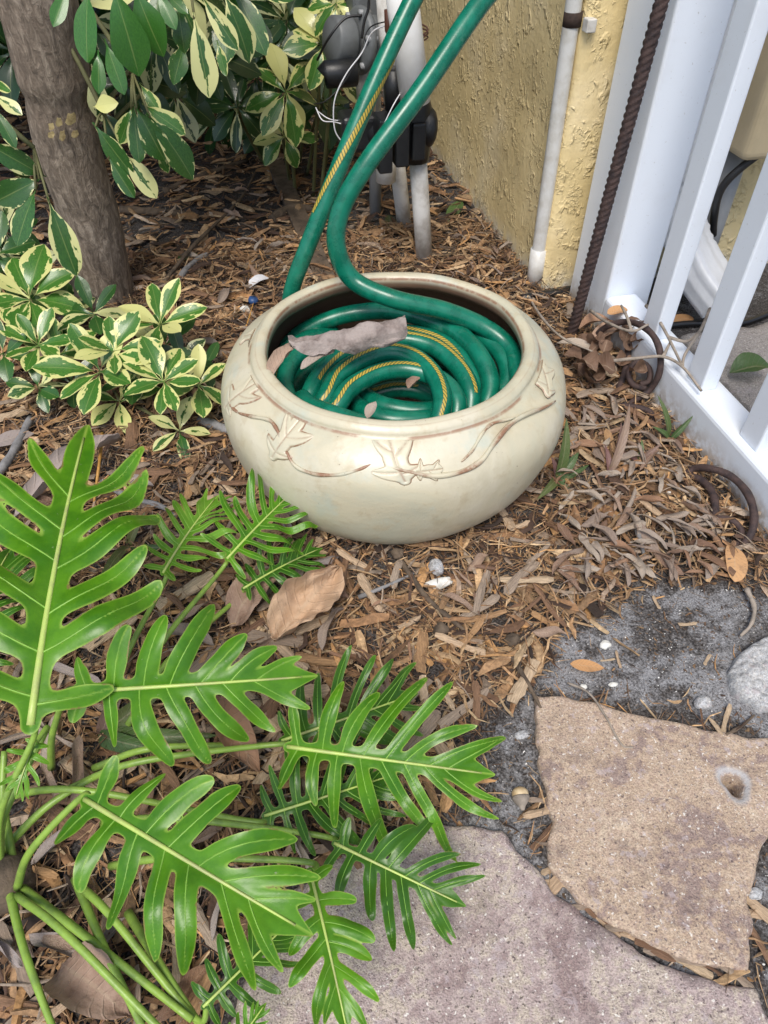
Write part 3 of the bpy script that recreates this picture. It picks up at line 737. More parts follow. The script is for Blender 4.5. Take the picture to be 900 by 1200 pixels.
V, F = tube(crom([vc + Vector((-.06, .02, -.012)), vc + Vector((-.02, .01, 0)), vc + Vector((.02, 0, 0)), vc + Vector((.04, 0, -.002))], 4), [.018, .02, .026, .027, .026, .024, .023, .024, .027, .03, .031, .03, .026][:13], 12)
obj('valve_body', mesh('valve_body', V, F), M['black_plastic'], irr)
V, F = tube([vc + Vector((.012, 0, -.05)), vc + Vector((.012, 0, -.02)), vc + Vector((.01, 0, .03)), vc + Vector((.008, 0, .05))], [.024, .027, .027, .022], 12); obj('valve_neck', mesh('n', V, F), M['black_plastic'], irr)
for k in range(3):
    c = vc + Vector((-.045 + k * .028, -.018 + .004 * k, -.03 + .006 * k)); obj('valve_rib', box(c.x - .012, c.x + .010, c.y - .024, c.y + .02, c.z - .022, c.z + .058 - .012 * k, .003), M['black_plastic'], irr)
vb = vc + Vector((-.075, .03, .0)); obj('valve_bonnet', box(vb.x - .03, vb.x + .03, vb.y - .025, vb.y + .025, vb.z - .035, vb.z + .02, .008, 3), M['black_plastic'], irr)
V, F = tube([vc + Vector((-.02, 0, .03)), vc + Vector((-.024, 0, .085))], .017, 14); obj('solenoid', mesh('solenoid', V, F), M['black_plastic'], irr)
for k in range(3):
    c = PY(483, 34 + k * 6, 1.19); V = [c + Vector((.023 * math.cos(a), .023 * math.sin(a), .003 * math.sin(a + k))) for a in np.linspace(0, 6.28, 26)]
    v, f = tube(V, .0012, 5); obj('wire_wrap', mesh('wrap', v, f), M['brownwire'], irr)
pump = thing('irrigation_pump', PY(415, 120, 1.33), 'grey round pump housing behind the green hose', 'pump')
pc = PY(418, 48, 1.33); ax = Vector((-.85, -.25, .12)).normalized()
for k, (s, r0, nm) in enumerate(((-.07, .036, 'housing'), (-.012, .048, 'flange'), (.012, .034, 'motor_end'))):
    L = (.062, .014, .035)[k]; V, F = tube([pc + ax * s, pc + ax * (s + .004), pc + ax * (s + L - .004), pc + ax * (s + L)], [r0 * .93, r0, r0, r0 * .9], 28); obj(nm, mesh(nm, V, F), M['grey_plastic'], pump)
for k in range(6):
    a = k * math.pi / 3; u = ax.orthogonal().normalized(); w = ax.cross(u); c = pc + (u * math.cos(a) + w * math.sin(a)) * .041
    V, F = tube([c - ax * .014, c + ax * .006], .005, 8); obj('bolt', mesh('bolt', V, F), M['grey_conduit'], pump)
obj('motor_case', box(pc.x + .0, pc.x + .07, pc.y + .02, pc.y + .1, pc.z - .05, pc.z + .12, .01, 3), M['grey_plastic'], pump)
q = PY(402, 86, 1.28); V, F = tube([q + Vector((-.03, 0, -.002)), q + Vector((-.028, 0, 0)), q + Vector((.02, 0, 0)), q + Vector((.022, 0, 0))], [.016, .02, .02, .018], 18); obj('end_cap', mesh('end_cap', V, F), M['black_plastic'], pump)
V, F = tube([pc + Vector((.05, .09, -.04)), (pc.x + .05, pc.y + .09, -.01)], .012, 14); obj('foot_pipe', mesh('foot', V, F), M['grey_conduit'], pump)
def wire(px, Y, mat, label, r=.0009):
    pts = [PY(x, y, Y + dy) for x, y, dy in px]; V, F = tube(crom(pts, 8), r, 6)
    tag(obj('wire', mesh('wire', V, F), mat), label, 'wire')
wire([(372, 130, .02), (385, 139, 0), (400, 141, 0), (425, 135, -.03)], 1.24, M['wire_w'], 'upper loose white wire crossing to the black valve')
wire([(370, 126, .02), (378, 141, 0), (392, 143, 0), (410, 148, -.03)], 1.23, M['wire_w'], 'lower loose white wire crossing to the black valve')
wire([(456, 28, -.02), (436, 38, 0), (424, 62, 0), (405, 88, 0), (392, 118, 0), (392, 150, 0), (400, 165, 0), (410, 172, 0)], 1.22, M['wire_w'], 'long white wire looping down from the brown connector', .0011)
wire([(456, 24, -.02), (432, 34, .01), (420, 68, 0), (402, 98, 0), (382, 118, 0), (368, 122, .02)], 1.235, M['wire_b'], 'black wire looping from the brown connector to the shrub')
wire([(424, 18, 0), (404, 22, 0), (385, 45, 0), (372, 70, .05)], 1.22, M['wire_b'], 'black wire arching over the grey pump', .002)
wire([(470, 108, 0), (460, 125, -.01), (448, 150, -.01), (440, 168, 0)], 1.15, M['wire_w'], 'thin pale wire dangling over the black valve', .0009)
wire([(432, -20, 0), (432, 8, 0), (427, 25, 0), (424, 45, 0)], 1.21, M['wire_b'], 'black wire hanging in front of the pump flange', .002)
cn = PY(456, 27, 1.2); V, F = tube([cn + Vector((0, 0, -.014)), cn + Vector((0, 0, -.01)), cn + Vector((0, 0, .016))], [.004, .0065, .0075], 10)
tag(obj('wire_connector', mesh('c', V, F), M['copper']), 'small brown wire connector beside the white pipe', 'connector')

# ------------------------------------------------------------------ pot
pot = thing('ceramic_pot', (POT[0], POT[1], 0), 'wide cream glazed ceramic pot with raised ivy vine holding a hose', 'pot')
PROF = [(.118, .004), (.14, .001), (.165, .012), (.183, .03), (.196, .052), (.2045, .078), (.2085, .104), (.2085, .125), (.2035, .143), (.192, .158), (.177, .169), (.1685, .1742), (.1665, .179), (.161, .1835), (.154, .184), (.1495, .181), (.1478, .175), (.15, .166), (.163, .156), (.178, .14), (.189, .118), (.191, .1), (.185, .07), (.168, .04), (.14, .02), (.0, .016)]
pts = [Vector((r, 0, z)) for r, z in PROF]; PP = crom(pts, 4)
V = []; F = []; NS = 128; edge = []; inside = []
for i, p in enumerate(PP):
    for k in range(NS):
        a = 2 * math.pi * k / NS
        wob = 1 + .006 * math.sin(2 * a + .5) + .004 * math.sin(3 * a + 40 * p.z) + .003 * math.sin(7 * a + 60 * p.z)
        rr = max(p.x, .0) * wob; zz = p.z + (.0012 * math.sin(3 * a + 1) + .0008 * math.sin(8 * a)) * (p.z > .12)
        V.append((POT[0] + rr * math.cos(a), POT[1] + rr * math.sin(a), zz))
        q = i / 4.0
        e = max(math.exp(-((q - 10.9) / .28) ** 2) * (.75 if math.sin(5 * a + 2) + math.sin(11 * a) > -.6 else .2), math.exp(-((q - 15.2) / .4) ** 2) * .8, math.exp(-((q - 13.0) / .2) ** 2) * .35)
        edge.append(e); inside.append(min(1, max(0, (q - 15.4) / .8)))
for i in range(len(PP) - 1):
    for k in range(NS): F.append((i * NS + k, i * NS + (k + 1) % NS, (i + 1) * NS + (k + 1) % NS, (i + 1) * NS + k))
F.append(tuple(range(NS))[::-1])
m = mesh('bowl', V, F)
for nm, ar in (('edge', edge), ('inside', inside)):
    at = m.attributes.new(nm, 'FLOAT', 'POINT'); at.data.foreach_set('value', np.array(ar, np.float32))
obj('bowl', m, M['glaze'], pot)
OUT = [(p.x, p.z) for p in PP[:11 * 4 + 1]]       # outer profile, bottom to lip
def Rout(z):
    zs_ = [o[1] for o in OUT[4:]]; return float(np.interp(z, zs_, [o[0] for o in OUT[4:]]))
def pot_hit(px, py):
    d = ray(px, py); d = d / np.linalg.norm(d); t = .3
    while t < 2:
        q = _C + d * t
        if q[2] < .1735 and q[2] > 0 and math.hypot(q[0] - POT[0], q[1] - POT[1]) < Rout(q[2]): return math.atan2(q[1] - POT[1], q[0] - POT[0]), q[2]
        t += .001
    return None
def pot_surf(th, z, h=0.0):
    z = min(max(z, .004), .1725); r = Rout(z); dz = .003; s = (Rout(z + dz) - Rout(z - dz)) / (2 * dz)
    n = Vector((1, 0, -s)).normalized(); r2 = r + n.x * h; z2 = z + n.z * h
    return Vector((POT[0] + r2 * math.cos(th), POT[1] + r2 * math.sin(th), z2))
def relief_tube(px, r, lift=.0006):
    pts = []
    for x, y in px:
        hth = pot_hit(x, y)
        if hth: pts.append(hth)
    th = [p[0] for p in pts]; path = crom([Vector((a, z, 0)) for a, z in pts], 8)
    P3 = [pot_surf(p.x, p.y, lift) for p in path]
    n = len(P3); V, F = tube(P3, lambda t: r * (.45 + .55 * min(1, 6 * t, 6 * (1 - t)) + .12 * math.sin(30 * t)), 8)
    m = mesh('vine', V, F); co = np.array([v[:] for v in V]); ring_ = np.arange(len(V)) // 8; e = (.55 + .45 * np.sin(ring_ * .35 + len(V))).astype(np.float32)
    e[np.arange(len(V)) % 8 < 2] *= .5
    at = m.attributes.new('edge', 'FLOAT', 'POINT'); at.data.foreach_set('value', e)
    o = obj('vine', m, M['relief'], pot); return o
relief_tube([(280, 484), (296, 488), (316, 492), (326, 504), (332, 518)], .0021)
relief_tube([(336, 528), (346, 545), (365, 554), (392, 556), (418, 551), (438, 542)], .0021)
relief_tube([(452, 545), (480, 552), (510, 557), (540, 552), (562, 540), (578, 520), (596, 498), (620, 484), (650, 470)], .0028)
relief_tube([(540, 541), (552, 528), (564, 508), (578, 496), (602, 489)], .0018)
relief_tube([(268, 462), (272, 476), (280, 484)], .002)

# ---- generic lobed leaf field (used by the pot's ivy reliefs and the split-leaf plant)
def lobed(n, res, seed, spread=.36, wl=None, base_ang=125, tip_ang=36, core=.034, jit=.08, tipw=.06, lw=.64, tmax=.80, sharp=False):
    r = random.Random(seed); curves = []; wl = wl or .5 * .8 / n * .85 * lw
    for s in (1, -1):
        for i in range(n):
            u = (i + .25 + r.uniform(-.1, .1) + (.18 if s > 0 else 0)) / n
            t0 = .02 + tmax * u
            ang = R(base_ang + (tip_ang - base_ang) * min(1, u * 1.08) ** .62) + r.gauss(0, jit)
            env = (.18 + 1.3 * math.sin(math.pi * min(1, .10 + .74 * u)) ** 1.1) / 1.5
            L = spread * env * r.uniform(.8, 1.18)
            bend = r.uniform(.05, .6)
            p0 = np.array([t0, 0.]); p1 = p0 + L * .55 * np.array([math.cos(ang), s * math.sin(ang)])
            a2 = ang - bend; p2 = p1 + L * .5 * np.array([math.cos(a2), s * math.sin(a2)])
            w = wl * r.uniform(.8, 1.12) * (.75 + .45 * math.sin(math.pi * min(1, u + .12)))
            curves.append((p0, p1, p2, w))
    xs = np.arange(-spread * .75, 1.08, res); ys = np.arange(-spread * 1.15, spread * 1.15, res)
    def field(A, B):
        ds = []; vein = np.full(A.shape, 9.)
        for p0, p1, p2, w in curves:
            best = np.full(A.shape, 9.); bv = np.full(A.shape, 9.)
            for t in np.linspace(0, 1, 28):
                q = (1 - t) ** 2 * p0 + 2 * t * (1 - t) * p1 + t * t * p2
                dd = np.hypot(A - q[0], B - q[1]); ww = w * (1.02 - t) ** .75 if sharp else w * (.92 + .22 * math.sin(math.pi * min(1, t * 1.15)) + .07 * math.sin(11 * t + 40 * w + 9 * p0[0])) * math.sqrt(max(0, 1 - max(0, (t - .55) / .45) ** 2.6) * .92 + .04)
                best = np.minimum(best, dd - ww); bv = np.minimum(bv, dd)
            ds.append(best); vein = np.minimum(vein, bv)
        # central blade
        t = np.clip(A, 0, 1); cw = core * (.35 + .9 * np.sin(np.pi * np.clip(t * .85 + .1, 0, 1))) + tipw * np.exp(-((t - .86) / .09) ** 2) * .5
        cw = np.where(t > .88, cw * np.sqrt(np.clip(1 - ((t - .88) / .125) ** 2, .02, 1)), cw)
        ds.append(np.hypot(A - t, B) - cw)
        k = .009; acc = sum(np.exp(-np.clip(d / k, -40, 40)) for d in ds)
        vein = np.minimum(vein, np.hypot(A - t, B) * .8)
        return k * np.log(acc), vein
    A, B = np.meshgrid(xs, ys, indexing='ij'); Fd, _ = field(A, B)
    v2, f = msq(Fd, xs, ys); e, vn = field(v2[:, 0], v2[:, 1])
    return v2, f, e, vn, curves
def relief_leaf(px, py, size, rot, seed):
    hit = pot_hit(px, py)
    if not hit: return
    v2, f, e, vn, _c = lobed(2, .014, seed, .58, .17, 105, 52, .17, .08, .1, sharp=True)
    c, s = math.cos(rot), math.sin(rot); V = []; ed = []
    for (x, y), ee, vv in zip(v2, e, vn):
        a = ((x - .4) * c - y * s) * size; b = ((x - .4) * s + y * c) * size
        h = .0003 + min(1, max(0, ee) / .04) * .0019 - .0008 * math.exp(-(vv / .025) ** 2)
        # walk along the profile for b
        z0 = hit[1]; sl = (Rout(z0 + .004) - Rout(z0 - .004)) / .008; z = z0 + b / math.sqrt(1 + sl * sl)
        V.append(pot_surf(hit[0] + a / Rout(z0), z, h)); ed.append(max(1.3 * (1 - max(0, ee) / .035), .55 * math.exp(-(vv / .02) ** 2)))
    m = mesh('ivy_relief', V, f); at = m.attributes.new('edge', 'FLOAT', 'POINT'); at.data.foreach_set('value', np.array(ed, np.float32))
    obj('ivy_relief', m, M['relief'], pot)
relief_leaf(331, 519, .054, R(75), 3); relief_leaf(464, 541, .062, R(110), 5); relief_leaf(500, 551, .028, R(0), 8)
relief_leaf(277, 466, .06, R(70), 6); relief_leaf(638, 443, .055, R(30), 9); relief_leaf(330, 395, .04, R(60), 2)

# ------------------------------------------------------------------ garden hose
HR = .0113
hose = thing('garden_hose', (POT[0], POT[1], .016), 'green garden hose with yellow braided stripe coiled inside the pot', 'hose')
def hose_run(pts, n=10, stripe=None, name='hose_run', wd=.42):
    path = crom(pts, n); V, F = tube(path, HR, 16); o = obj(name, mesh(name, V, F), M['hose'], hose)
    if stripe is None: return o
    T, N = frames(path); ln = 0; V = []; F = []; uv = []
    a0, a1, s0, s1 = stripe                    # angle from straight up at start/end, fraction of the run
    up = Vector((0, 0, 1))
    ii = [i for i in range(len(path)) if s0 <= i / (len(path) - 1) <= s1]
    for c, i in enumerate(ii):
        t = T[i]; ref = Vector((0, -1, .3)) if name == 'hose_strand' else up; u = (ref - t * ref.dot(t)).normalized(); w = t.cross(u)
        if c: ln += (path[i] - path[ii[c - 1]]).length
        al = a0 + (a1 - a0) * c / max(1, len(ii) - 1)
        for k in range(5):
            b = al + (k / 4 - .5) * wd; V.append(path[i] + (u * math.cos(b) + w * math.sin(b)) * (HR + .0003)); uv.append((ln, k / 4, 0))
    for c in range(len(ii) - 1):
        for k in range(4): F.append((c * 5 + k, c * 5 + k + 1, c * 5 + k + 6, c * 5 + k + 5))
    m = mesh('stripe', V, F); at = m.attributes.new('uvs', 'FLOAT_VECTOR', 'POINT'); at.data.foreach_set('vector', np.array(uv, np.float32).ravel())
    s = bpy.data.objects.new('stripe', m); COL.objects.link(s); m.materials.append(M['stripe']); s.parent = o; s.location = -wloc(o)
    return o
cx, cy = POT
def ring(R0, R1, a0, a1, z0, z1, ox=0, oy=0, n=14, wob=.004, ph=0):
    out = []
    for i in range(n + 1):
        t = i / n; a = R(a0 + (a1 - a0) * t); r = R0 + (R1 - R0) * t + wob * math.sin(2.3 * a + ph)
        out.append(Vector((cx + ox + r * math.cos(a), cy + oy + r * math.sin(a), z0 + (z1 - z0) * t)))
    return out
# strand entering over the back rim, sweeping round the right of the bowl
B = [Vector((.52, 1.02, .78)), PD(640, -90, .80), PD(566, 0, .79), PD(492, 108, .80), PD(428, 195, .82), PD(399, 248, .845), PD(395, 292, .868), P(414, 328, .207), P(460, 350, .192), P(520, 364, .176), P(568, 384, .156), P(598, 410, .14)]
B += ring(.152, .150, -20, -150, .128, .10, n=9, wob=.001)
B += ring(.14, .135, -165, -350, .09, .075, n=12)
hose_run(B, 10)
A_ = [Vector((.50, 1.08, .82)), PD(530, -85, .86), PD(484, 0, .87), PD(440, 95, .89), PD(398, 195, .92), PD(362, 285, .96), PD(342, 340, 1.0), PD(338, 385, 1.05)]
A_ += [Vector((A_[-1].x - .0, A_[-1].y + .01, .03)), Vector((.10, .97, .02)), Vector((.2, .98, .02))]
hose_run(A_, 10, (R(-65), R(75), .27, .46), 'hose_strand', .6)
# lower fill, then visible spiral
hose_run(ring(.158, .15, 0, 350, .045, .05, wob=.003, n=20), 6)
hose_run(ring(.125, .12, 40, 400, .05, .06, wob=.003, n=20), 6)
hose_run(ring(.098, .09, 90, 450, .055, .07, wob=.003, n=20), 6)
def H(*l): return [P(290 + x / 2.571, 310 + y / 2.571, z) for x, y, z in l]
hose_run(H((95, 300, .085), (130, 235, .105), (180, 195, .12), (250, 165, .132), (330, 145, .138), (430, 140, .145), (540, 165, .149), (640, 210, .149), (710, 290, .142), (732, 370, .126), (700, 440, .108), (600, 480, .09)), 10)
hose_run(H((300, 235, .12), (420, 205, .13), (520, 212, .135), (600, 240, .135), (660, 300, .13), (690, 380, .115), (650, 450, .1)), 10, (R(20), R(40), .2, .7))
hose_run(H((150, 440, .115), (180, 408, .132), (215, 340, .146), (280, 280, .154), (370, 240, .158), (460, 226, .158), (560, 248, .155), (635, 310, .148), (672, 380, .138), (672, 450, .12)), 10, (R(38), R(-20), .2, .92))
hose_run(H((205, 450, .125), (235, 402, .142), (270, 338, .152), (340, 290, .158), (430, 264, .16), (510, 285, .158), (566, 340, .153), (588, 410, .145), (575, 480, .13)), 10, (R(25), R(-15), .1, .98))
hose_run(H((240, 470, .12), (268, 430, .138), (310, 372, .148), (390, 328, .152), (470, 316, .152), (545, 332, .149), (602, 365, .144), (632, 415, .136), (625, 480, .12)), 10, (R(15), R(10), .1, .62))
hose_run(H((400, 330, .085), (352, 355, .104), (350, 390, .115), (400, 422, .12), (480, 440, .12), (555, 440, .118), (610, 425, .108), (650, 375, .09), (640, 300, .07)), 10)
hose_run(H((330, 340, .08), (305, 385, .1), (325, 418, .115), (365, 448, .122), (440, 468, .124), (560, 464, .12), (630, 440, .108), (680, 380, .09)), 10)
hose_run(H((370, 395, .095), (440, 376, .1), (510, 380, .1), (560, 405, .09), (600, 460, .07)), 10, (R(20), R(20), 0, .5))
hose_run(H((150, 440, .112), (122, 400, .126), (112, 350, .133), (140, 285, .14), (205, 250, .143), (290, 236, .142)), 10, (R(-55), R(-70), .12, .62))
hose_run(H((75, 350, .108), (80, 310, .114), (115, 265, .12), (180, 225, .122), (260, 205, .11)), 10)
hose_run(H((560, 190, .135), (660, 200, .14), (745, 245, .138), (785, 320, .125), (770, 390, .11)), 10)
hose_run(H((165, 405, .142), (185, 425, .150), (230, 444, .154), (300, 468, .154), (380, 492, .15), (450, 508, .14), (520, 505, .125)), 10, None, 'hose_end')
# brass end of the hose lost under the coil
V, F = tube([Vector((cx + .0, cy - .03, .05)), Vector((cx + .03, cy - .02, .052))], .014, 12); obj('coupling', mesh('coupling', V, F), M['copper'], hose)

# ------------------------------------------------------------------ thin blades: litter, straps
def blade(base, tip, width, arch=.0, fold=.1, roll=0., wave=.0, seed=0, nx=14, ny=6, normal=None, pw=(.75, .9), twist=0.0, crinkle=0.0):
    r = random.Random(seed); base = Vector(base); tip = Vector(tip); ax = (tip - base); L = ax.length; t = ax / L
    nn = Vector(normal) if normal is not None else Vector((0, 0, 1)); nn = (nn - t * nn.dot(t)).normalized(); sd_ = nn.cross(t)
    V = []; F = []; uv = []; p1, p2, p3 = r.uniform(0, 6), r.uniform(0, 6), r.uniform(0, 6)
    for i in range(nx + 1):
        u = i / nx; w = width * .5 * (max(u, 1e-4) ** pw[0] * max(1 - u, 1e-4) ** pw[1]) / ((.5) ** (pw[0] + pw[1])) + width * .015
        tw = twist * (u - .5)
        for j in range(ny + 1):
            v = 2 * j / ny - 1; y = w * v; z = 4 * arch * L * u * (1 - u) + fold * abs(y)
            if roll:
                k = roll / max(width * .5, 1e-5); a = y * k; y, z = math.sin(a) / k, z + (1 - math.cos(a)) / k
            z += wave * L * (.6 * math.sin(7 * u + p1 + 2 * v) + .4 * math.sin(13 * u + p2) * abs(v)); y += wave * L * .4 * math.sin(6 * u + p3)
            if crinkle:
                z += crinkle * L * (noise.fractal(Vector((u * 4 + p1, v * 2.2, p2)), 1, 2, 4) + .5 * abs(math.sin(u * 9 + abs(v) * 3)) * abs(v)); y *= 1 + crinkle * 1.6 * noise.noise(Vector((u * 9, p3 + (v > 0) * 5, 0)))
            yy = y * math.cos(tw) - z * math.sin(tw); zz = y * math.sin(tw) + z * math.cos(tw)
            V.append(base + t * (u * L) + sd_ * yy + nn * zz); uv.append((u, v, 0))
    for i in range(nx):
        for j in range(ny): F.append((i * (ny + 1) + j, (i + 1) * (ny + 1) + j, (i + 1) * (ny + 1) + j + 1, i * (ny + 1) + j + 1))
    m = mesh('blade', V, F); at = m.attributes.new('uvs', 'FLOAT_VECTOR', 'POINT'); at.data.foreach_set('vector', np.array(uv, np.float32).ravel())
    return m
def lieblade(name, a, b, width, z0, mat, label, cat='leaf', group=None, z1=None, **kw):
    z1 = z0 if z1 is None else z1
    m = blade(P(*a, z0), P(*b, z1), width, **kw); m.name = name
    o = obj(name, m, mat); return tag(o, label, cat, group)

# litter templates, unit length
LIT = []
for k in range(10):
    r = random.Random(40 + k)
    LIT.append(blade((-.5, 0, 0), (.5, 0, 0), r.uniform(.2, .4), r.uniform(-.06, .2), r.uniform(-.5, .6), r.choice([.6, 1.2, 1.9, 2.6, -1.6]), r.uniform(.02, .06), k, 12, 6, twist=r.uniform(-2, 2)))
def litter(n, x0, x1, y0, y1, mats, Lr, label, group, seed, zl=.016, zone=None):
    r = random.Random(seed); c = 0; it = 0
    ms = {}
    while c < n and it < n * 40:
        it += 1
        px, py = r.uniform(x0, x1), r.uniform(y0, y1)
        if zone and not zone(px, py): continue
        p = P(px, py, .02)
        if blocked(np.array([p.x]), np.array([p.y]))[0] or float(swv(p.x, p.y)) > .35: continue
        k = r.randrange(len(LIT)); mk = r.choice(mats)
        if (k, mk) not in ms:
            m = LIT[k].copy(); m.materials.clear(); m.materials.append(M[mk]); ms[(k, mk)] = m
        LL = r.uniform(*Lr)
        o = put('dead_leaf', ms[(k, mk)], p.x, p.y, float(gz(p.x, p.y)) + zl + r.uniform(-.003, .003), r.uniform(0, 6.28), LL, r.gauss(0, .2), r.gauss(0, .35))
        nm = {'litter': 'brown', 'litter_pale': 'pale greyish', 'litter_mauve': 'pinkish-grey'}[mk]
        nm = ('long ' if LL > (Lr[0] + Lr[1]) / 2 else 'short ') + nm; ex = ''
        if 'heap' in label: ex = ', pot side' if px < 715 else (', rail side' if px > 770 else ', middle')
        tag(o, label % nm + ex, 'leaf', nm + ' ' + group + ex); c += 1
litter(135, 660, 840, 470, 690, ['litter_pale', 'litter_pale', 'litter'], (.022, .05), 'curled %s dry leaf in the heap beside the fence', 'dry leaves heaped along the fence', 1, .018, lambda x, y: x < 700 + (y - 470) * .75 + 30)
litter(40, 150, 400, 180, 420, ['litter', 'litter_pale'], (.025, .06), '%s dry leaf on the shaded mulch behind the pot', 'dry leaves behind the pot', 2, .016)
litter(18, 380, 680, 600, 800, ['litter'], (.02, .042), 'dry %s leaf among the wood chips in front of the pot', 'dry leaves in front of the pot', 3, .017)
litter(46, 0, 400, 560, 1190, ['litter', 'litter', 'litter_pale', 'litter_mauve'], (.03, .07), '%s dry leaf lying under the split-leaf plant', 'dry leaves under the split-leaf plant', 4, .018)
litter(16, 510, 620, 200, 330, ['litter', 'litter_pale'], (.02, .045), '%s dry leaf at the foot of the yellow wall', 'dry leaves at the yellow wall', 5, .016)

# ---- particular leaves
lieblade('dead_leaf', (322, 752), (396, 664), .055, .022, M['litter_tan'], 'big curled light-brown dry leaf lying in front of the pot', z1=.05, arch=.08, fold=.35, roll=1.0, wave=.018, seed=3, nx=36, ny=18, pw=(.75, .85), twist=.9, crinkle=.12, normal=(-.2, -.55, .8))
lieblade('dead_leaf', (270, 735), (330, 665), .05, .02, M['litter'], 'crumpled brown dry leaf beside the big light-brown one', z1=.03, arch=.15, fold=-.2, roll=1.2, wave=.04, seed=5, ny=8, crinkle=.06)
lieblade('dead_leaf', (305, 560), (338, 622), .03, .03, M['litter'], 'narrow rusty dry leaf leaning against the pot', z1=.02, arch=.1, fold=.4, roll=1.1, wave=.02, seed=7, crinkle=.06)
lieblade('dead_leaf', (858, 640), (861, 682), .026, .02, M['litter_orange'], 'bright orange-tan oval leaf below the rusty iron scroll', arch=.05, roll=.4, seed=8, pw=(.5, .5), normal=(0, -.4, 1))
lieblade('dead_leaf', (18, 612), (142, 512), .034, .02, M['litter_mauve'], 'long curled pinkish-tan dry leaf behind the split-leaf plant', z1=.05, arch=.10, fold=.2, roll=1.6, wave=.015, seed=9, nx=22, crinkle=.06)
lieblade('dead_leaf', (-10, 522), (40, 508), .03, .02, M['litter_mauve'], 'flat pinkish dry leaf below the low variegated shrub', arch=.05, seed=10)
lieblade('dead_leaf', (245, 830), (305, 905), .045, .02, M['litter'], 'rusty curled dry leaf under the middle split leaf', z1=.03, arch=.2, fold=.3, roll=1.4, wave=.03, seed=11, crinkle=.06)
lieblade('dead_leaf', (75, 1130), (152, 1190), .05, .02, M['litter'], 'broad brown curled leaf near the mauve flagstone', z1=.03, arch=.2, fold=.2, roll=1.3, wave=.03, seed=13, crinkle=.06)
lieblade('dead_leaf', (262, 345), (300, 350), .022, .018, M['litter_orange'], 'flat tan leaf beside the blue bottle cap', seed=12, pw=(.5, .6))
lieblade('dead_leaf', (652, 402), (702, 415), .02, .05, M['litter_pale'], 'pale dry leaf caught on the twig behind the pot', z1=.05, arch=.1, roll=.8, seed=14)
lieblade('dead_leaf', (678, 385), (715, 375), .03, .03, M['litter'], 'brown dry leaf leaning on the fence post', z1=.05, arch=.1, roll=1, seed=15)
lieblade('dead_leaf', (690, 402), (742, 388), .034, .035, M['litter'], 'broad brown leaf inside the upper iron scroll', z1=.04, arch=.15, roll=.8, seed=16)
lieblade('dead_leaf', (712, 368), (735, 362), .022, .07, M['litter_orange'], 'small rust-coloured leaf on the fence rail beside the post', z1=.074, roll=.5, seed=17, pw=(.5, .5))
lieblade('dead_leaf', (786, 376), (812, 372), .026, .012, M['litter_orange'], 'tan leaf on the soil behind the fence', seed=18, pw=(.5, .5))
lieblade('dead_leaf', (855, 437), (905, 432), .045, .03, M['litter_green'], 'half-green fallen leaf on the concrete paver', z1=.04, fold=.5, arch=.1, wave=.03, seed=19)
for k in range(24):
    r = random.Random(90 + k); p = P(r.uniform(668, 735), r.uniform(400, 462), .02); q = p + Vector((r.uniform(-.035, .035), r.uniform(-.03, .03), r.uniform(.0, .035))); p.z = .022 + k * .0018; q.z = p.z + r.uniform(-.005, .018)
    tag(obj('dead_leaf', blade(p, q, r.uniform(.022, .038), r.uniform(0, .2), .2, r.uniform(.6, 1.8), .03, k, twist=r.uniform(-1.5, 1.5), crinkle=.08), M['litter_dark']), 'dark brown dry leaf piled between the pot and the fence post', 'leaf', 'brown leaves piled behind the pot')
# rolled leaf lying across the hose
def onhose(a, b, w, label, mat, da, db, **kw):
    tag(obj('dead_leaf', blade(PD(*a, da), PD(*b, db), w, **kw), mat), label, 'leaf')
onhose((338, 398), (476, 376), .044, 'long rolled grey-mauve dry leaf lying across the coiled hose', M['rolled'], .79, .785, roll=1.7, arch=.02, wave=.008, seed=21, nx=34, ny=14, pw=(.35, .10), normal=(0, .25, -.95), crinkle=.07, twist=.7)
onhose((316, 440), (345, 402), .024, 'small brown leaf tucked against the inside of the pot', M['litter'], .80, .82, roll=1.4, wave=.03, seed=22, crinkle=.05)
onhose((352, 432), (392, 410), .016, 'small tan leaf wedged between two hose loops', M['litter_pale'], .79, .80, roll=1, wave=.03, seed=23)
onhose((478, 455), (492, 442), .016, 'small grey leaf in the centre of the hose coil', M['litter'], .79, .79, roll=1.6, wave=.05, seed=24)
onhose((430, 490), (440, 470), .012, 'small tan chip of leaf on the hose at the front of the coil', M['litter_pale'], .755, .76, roll=.6, wave=.03, seed=25)

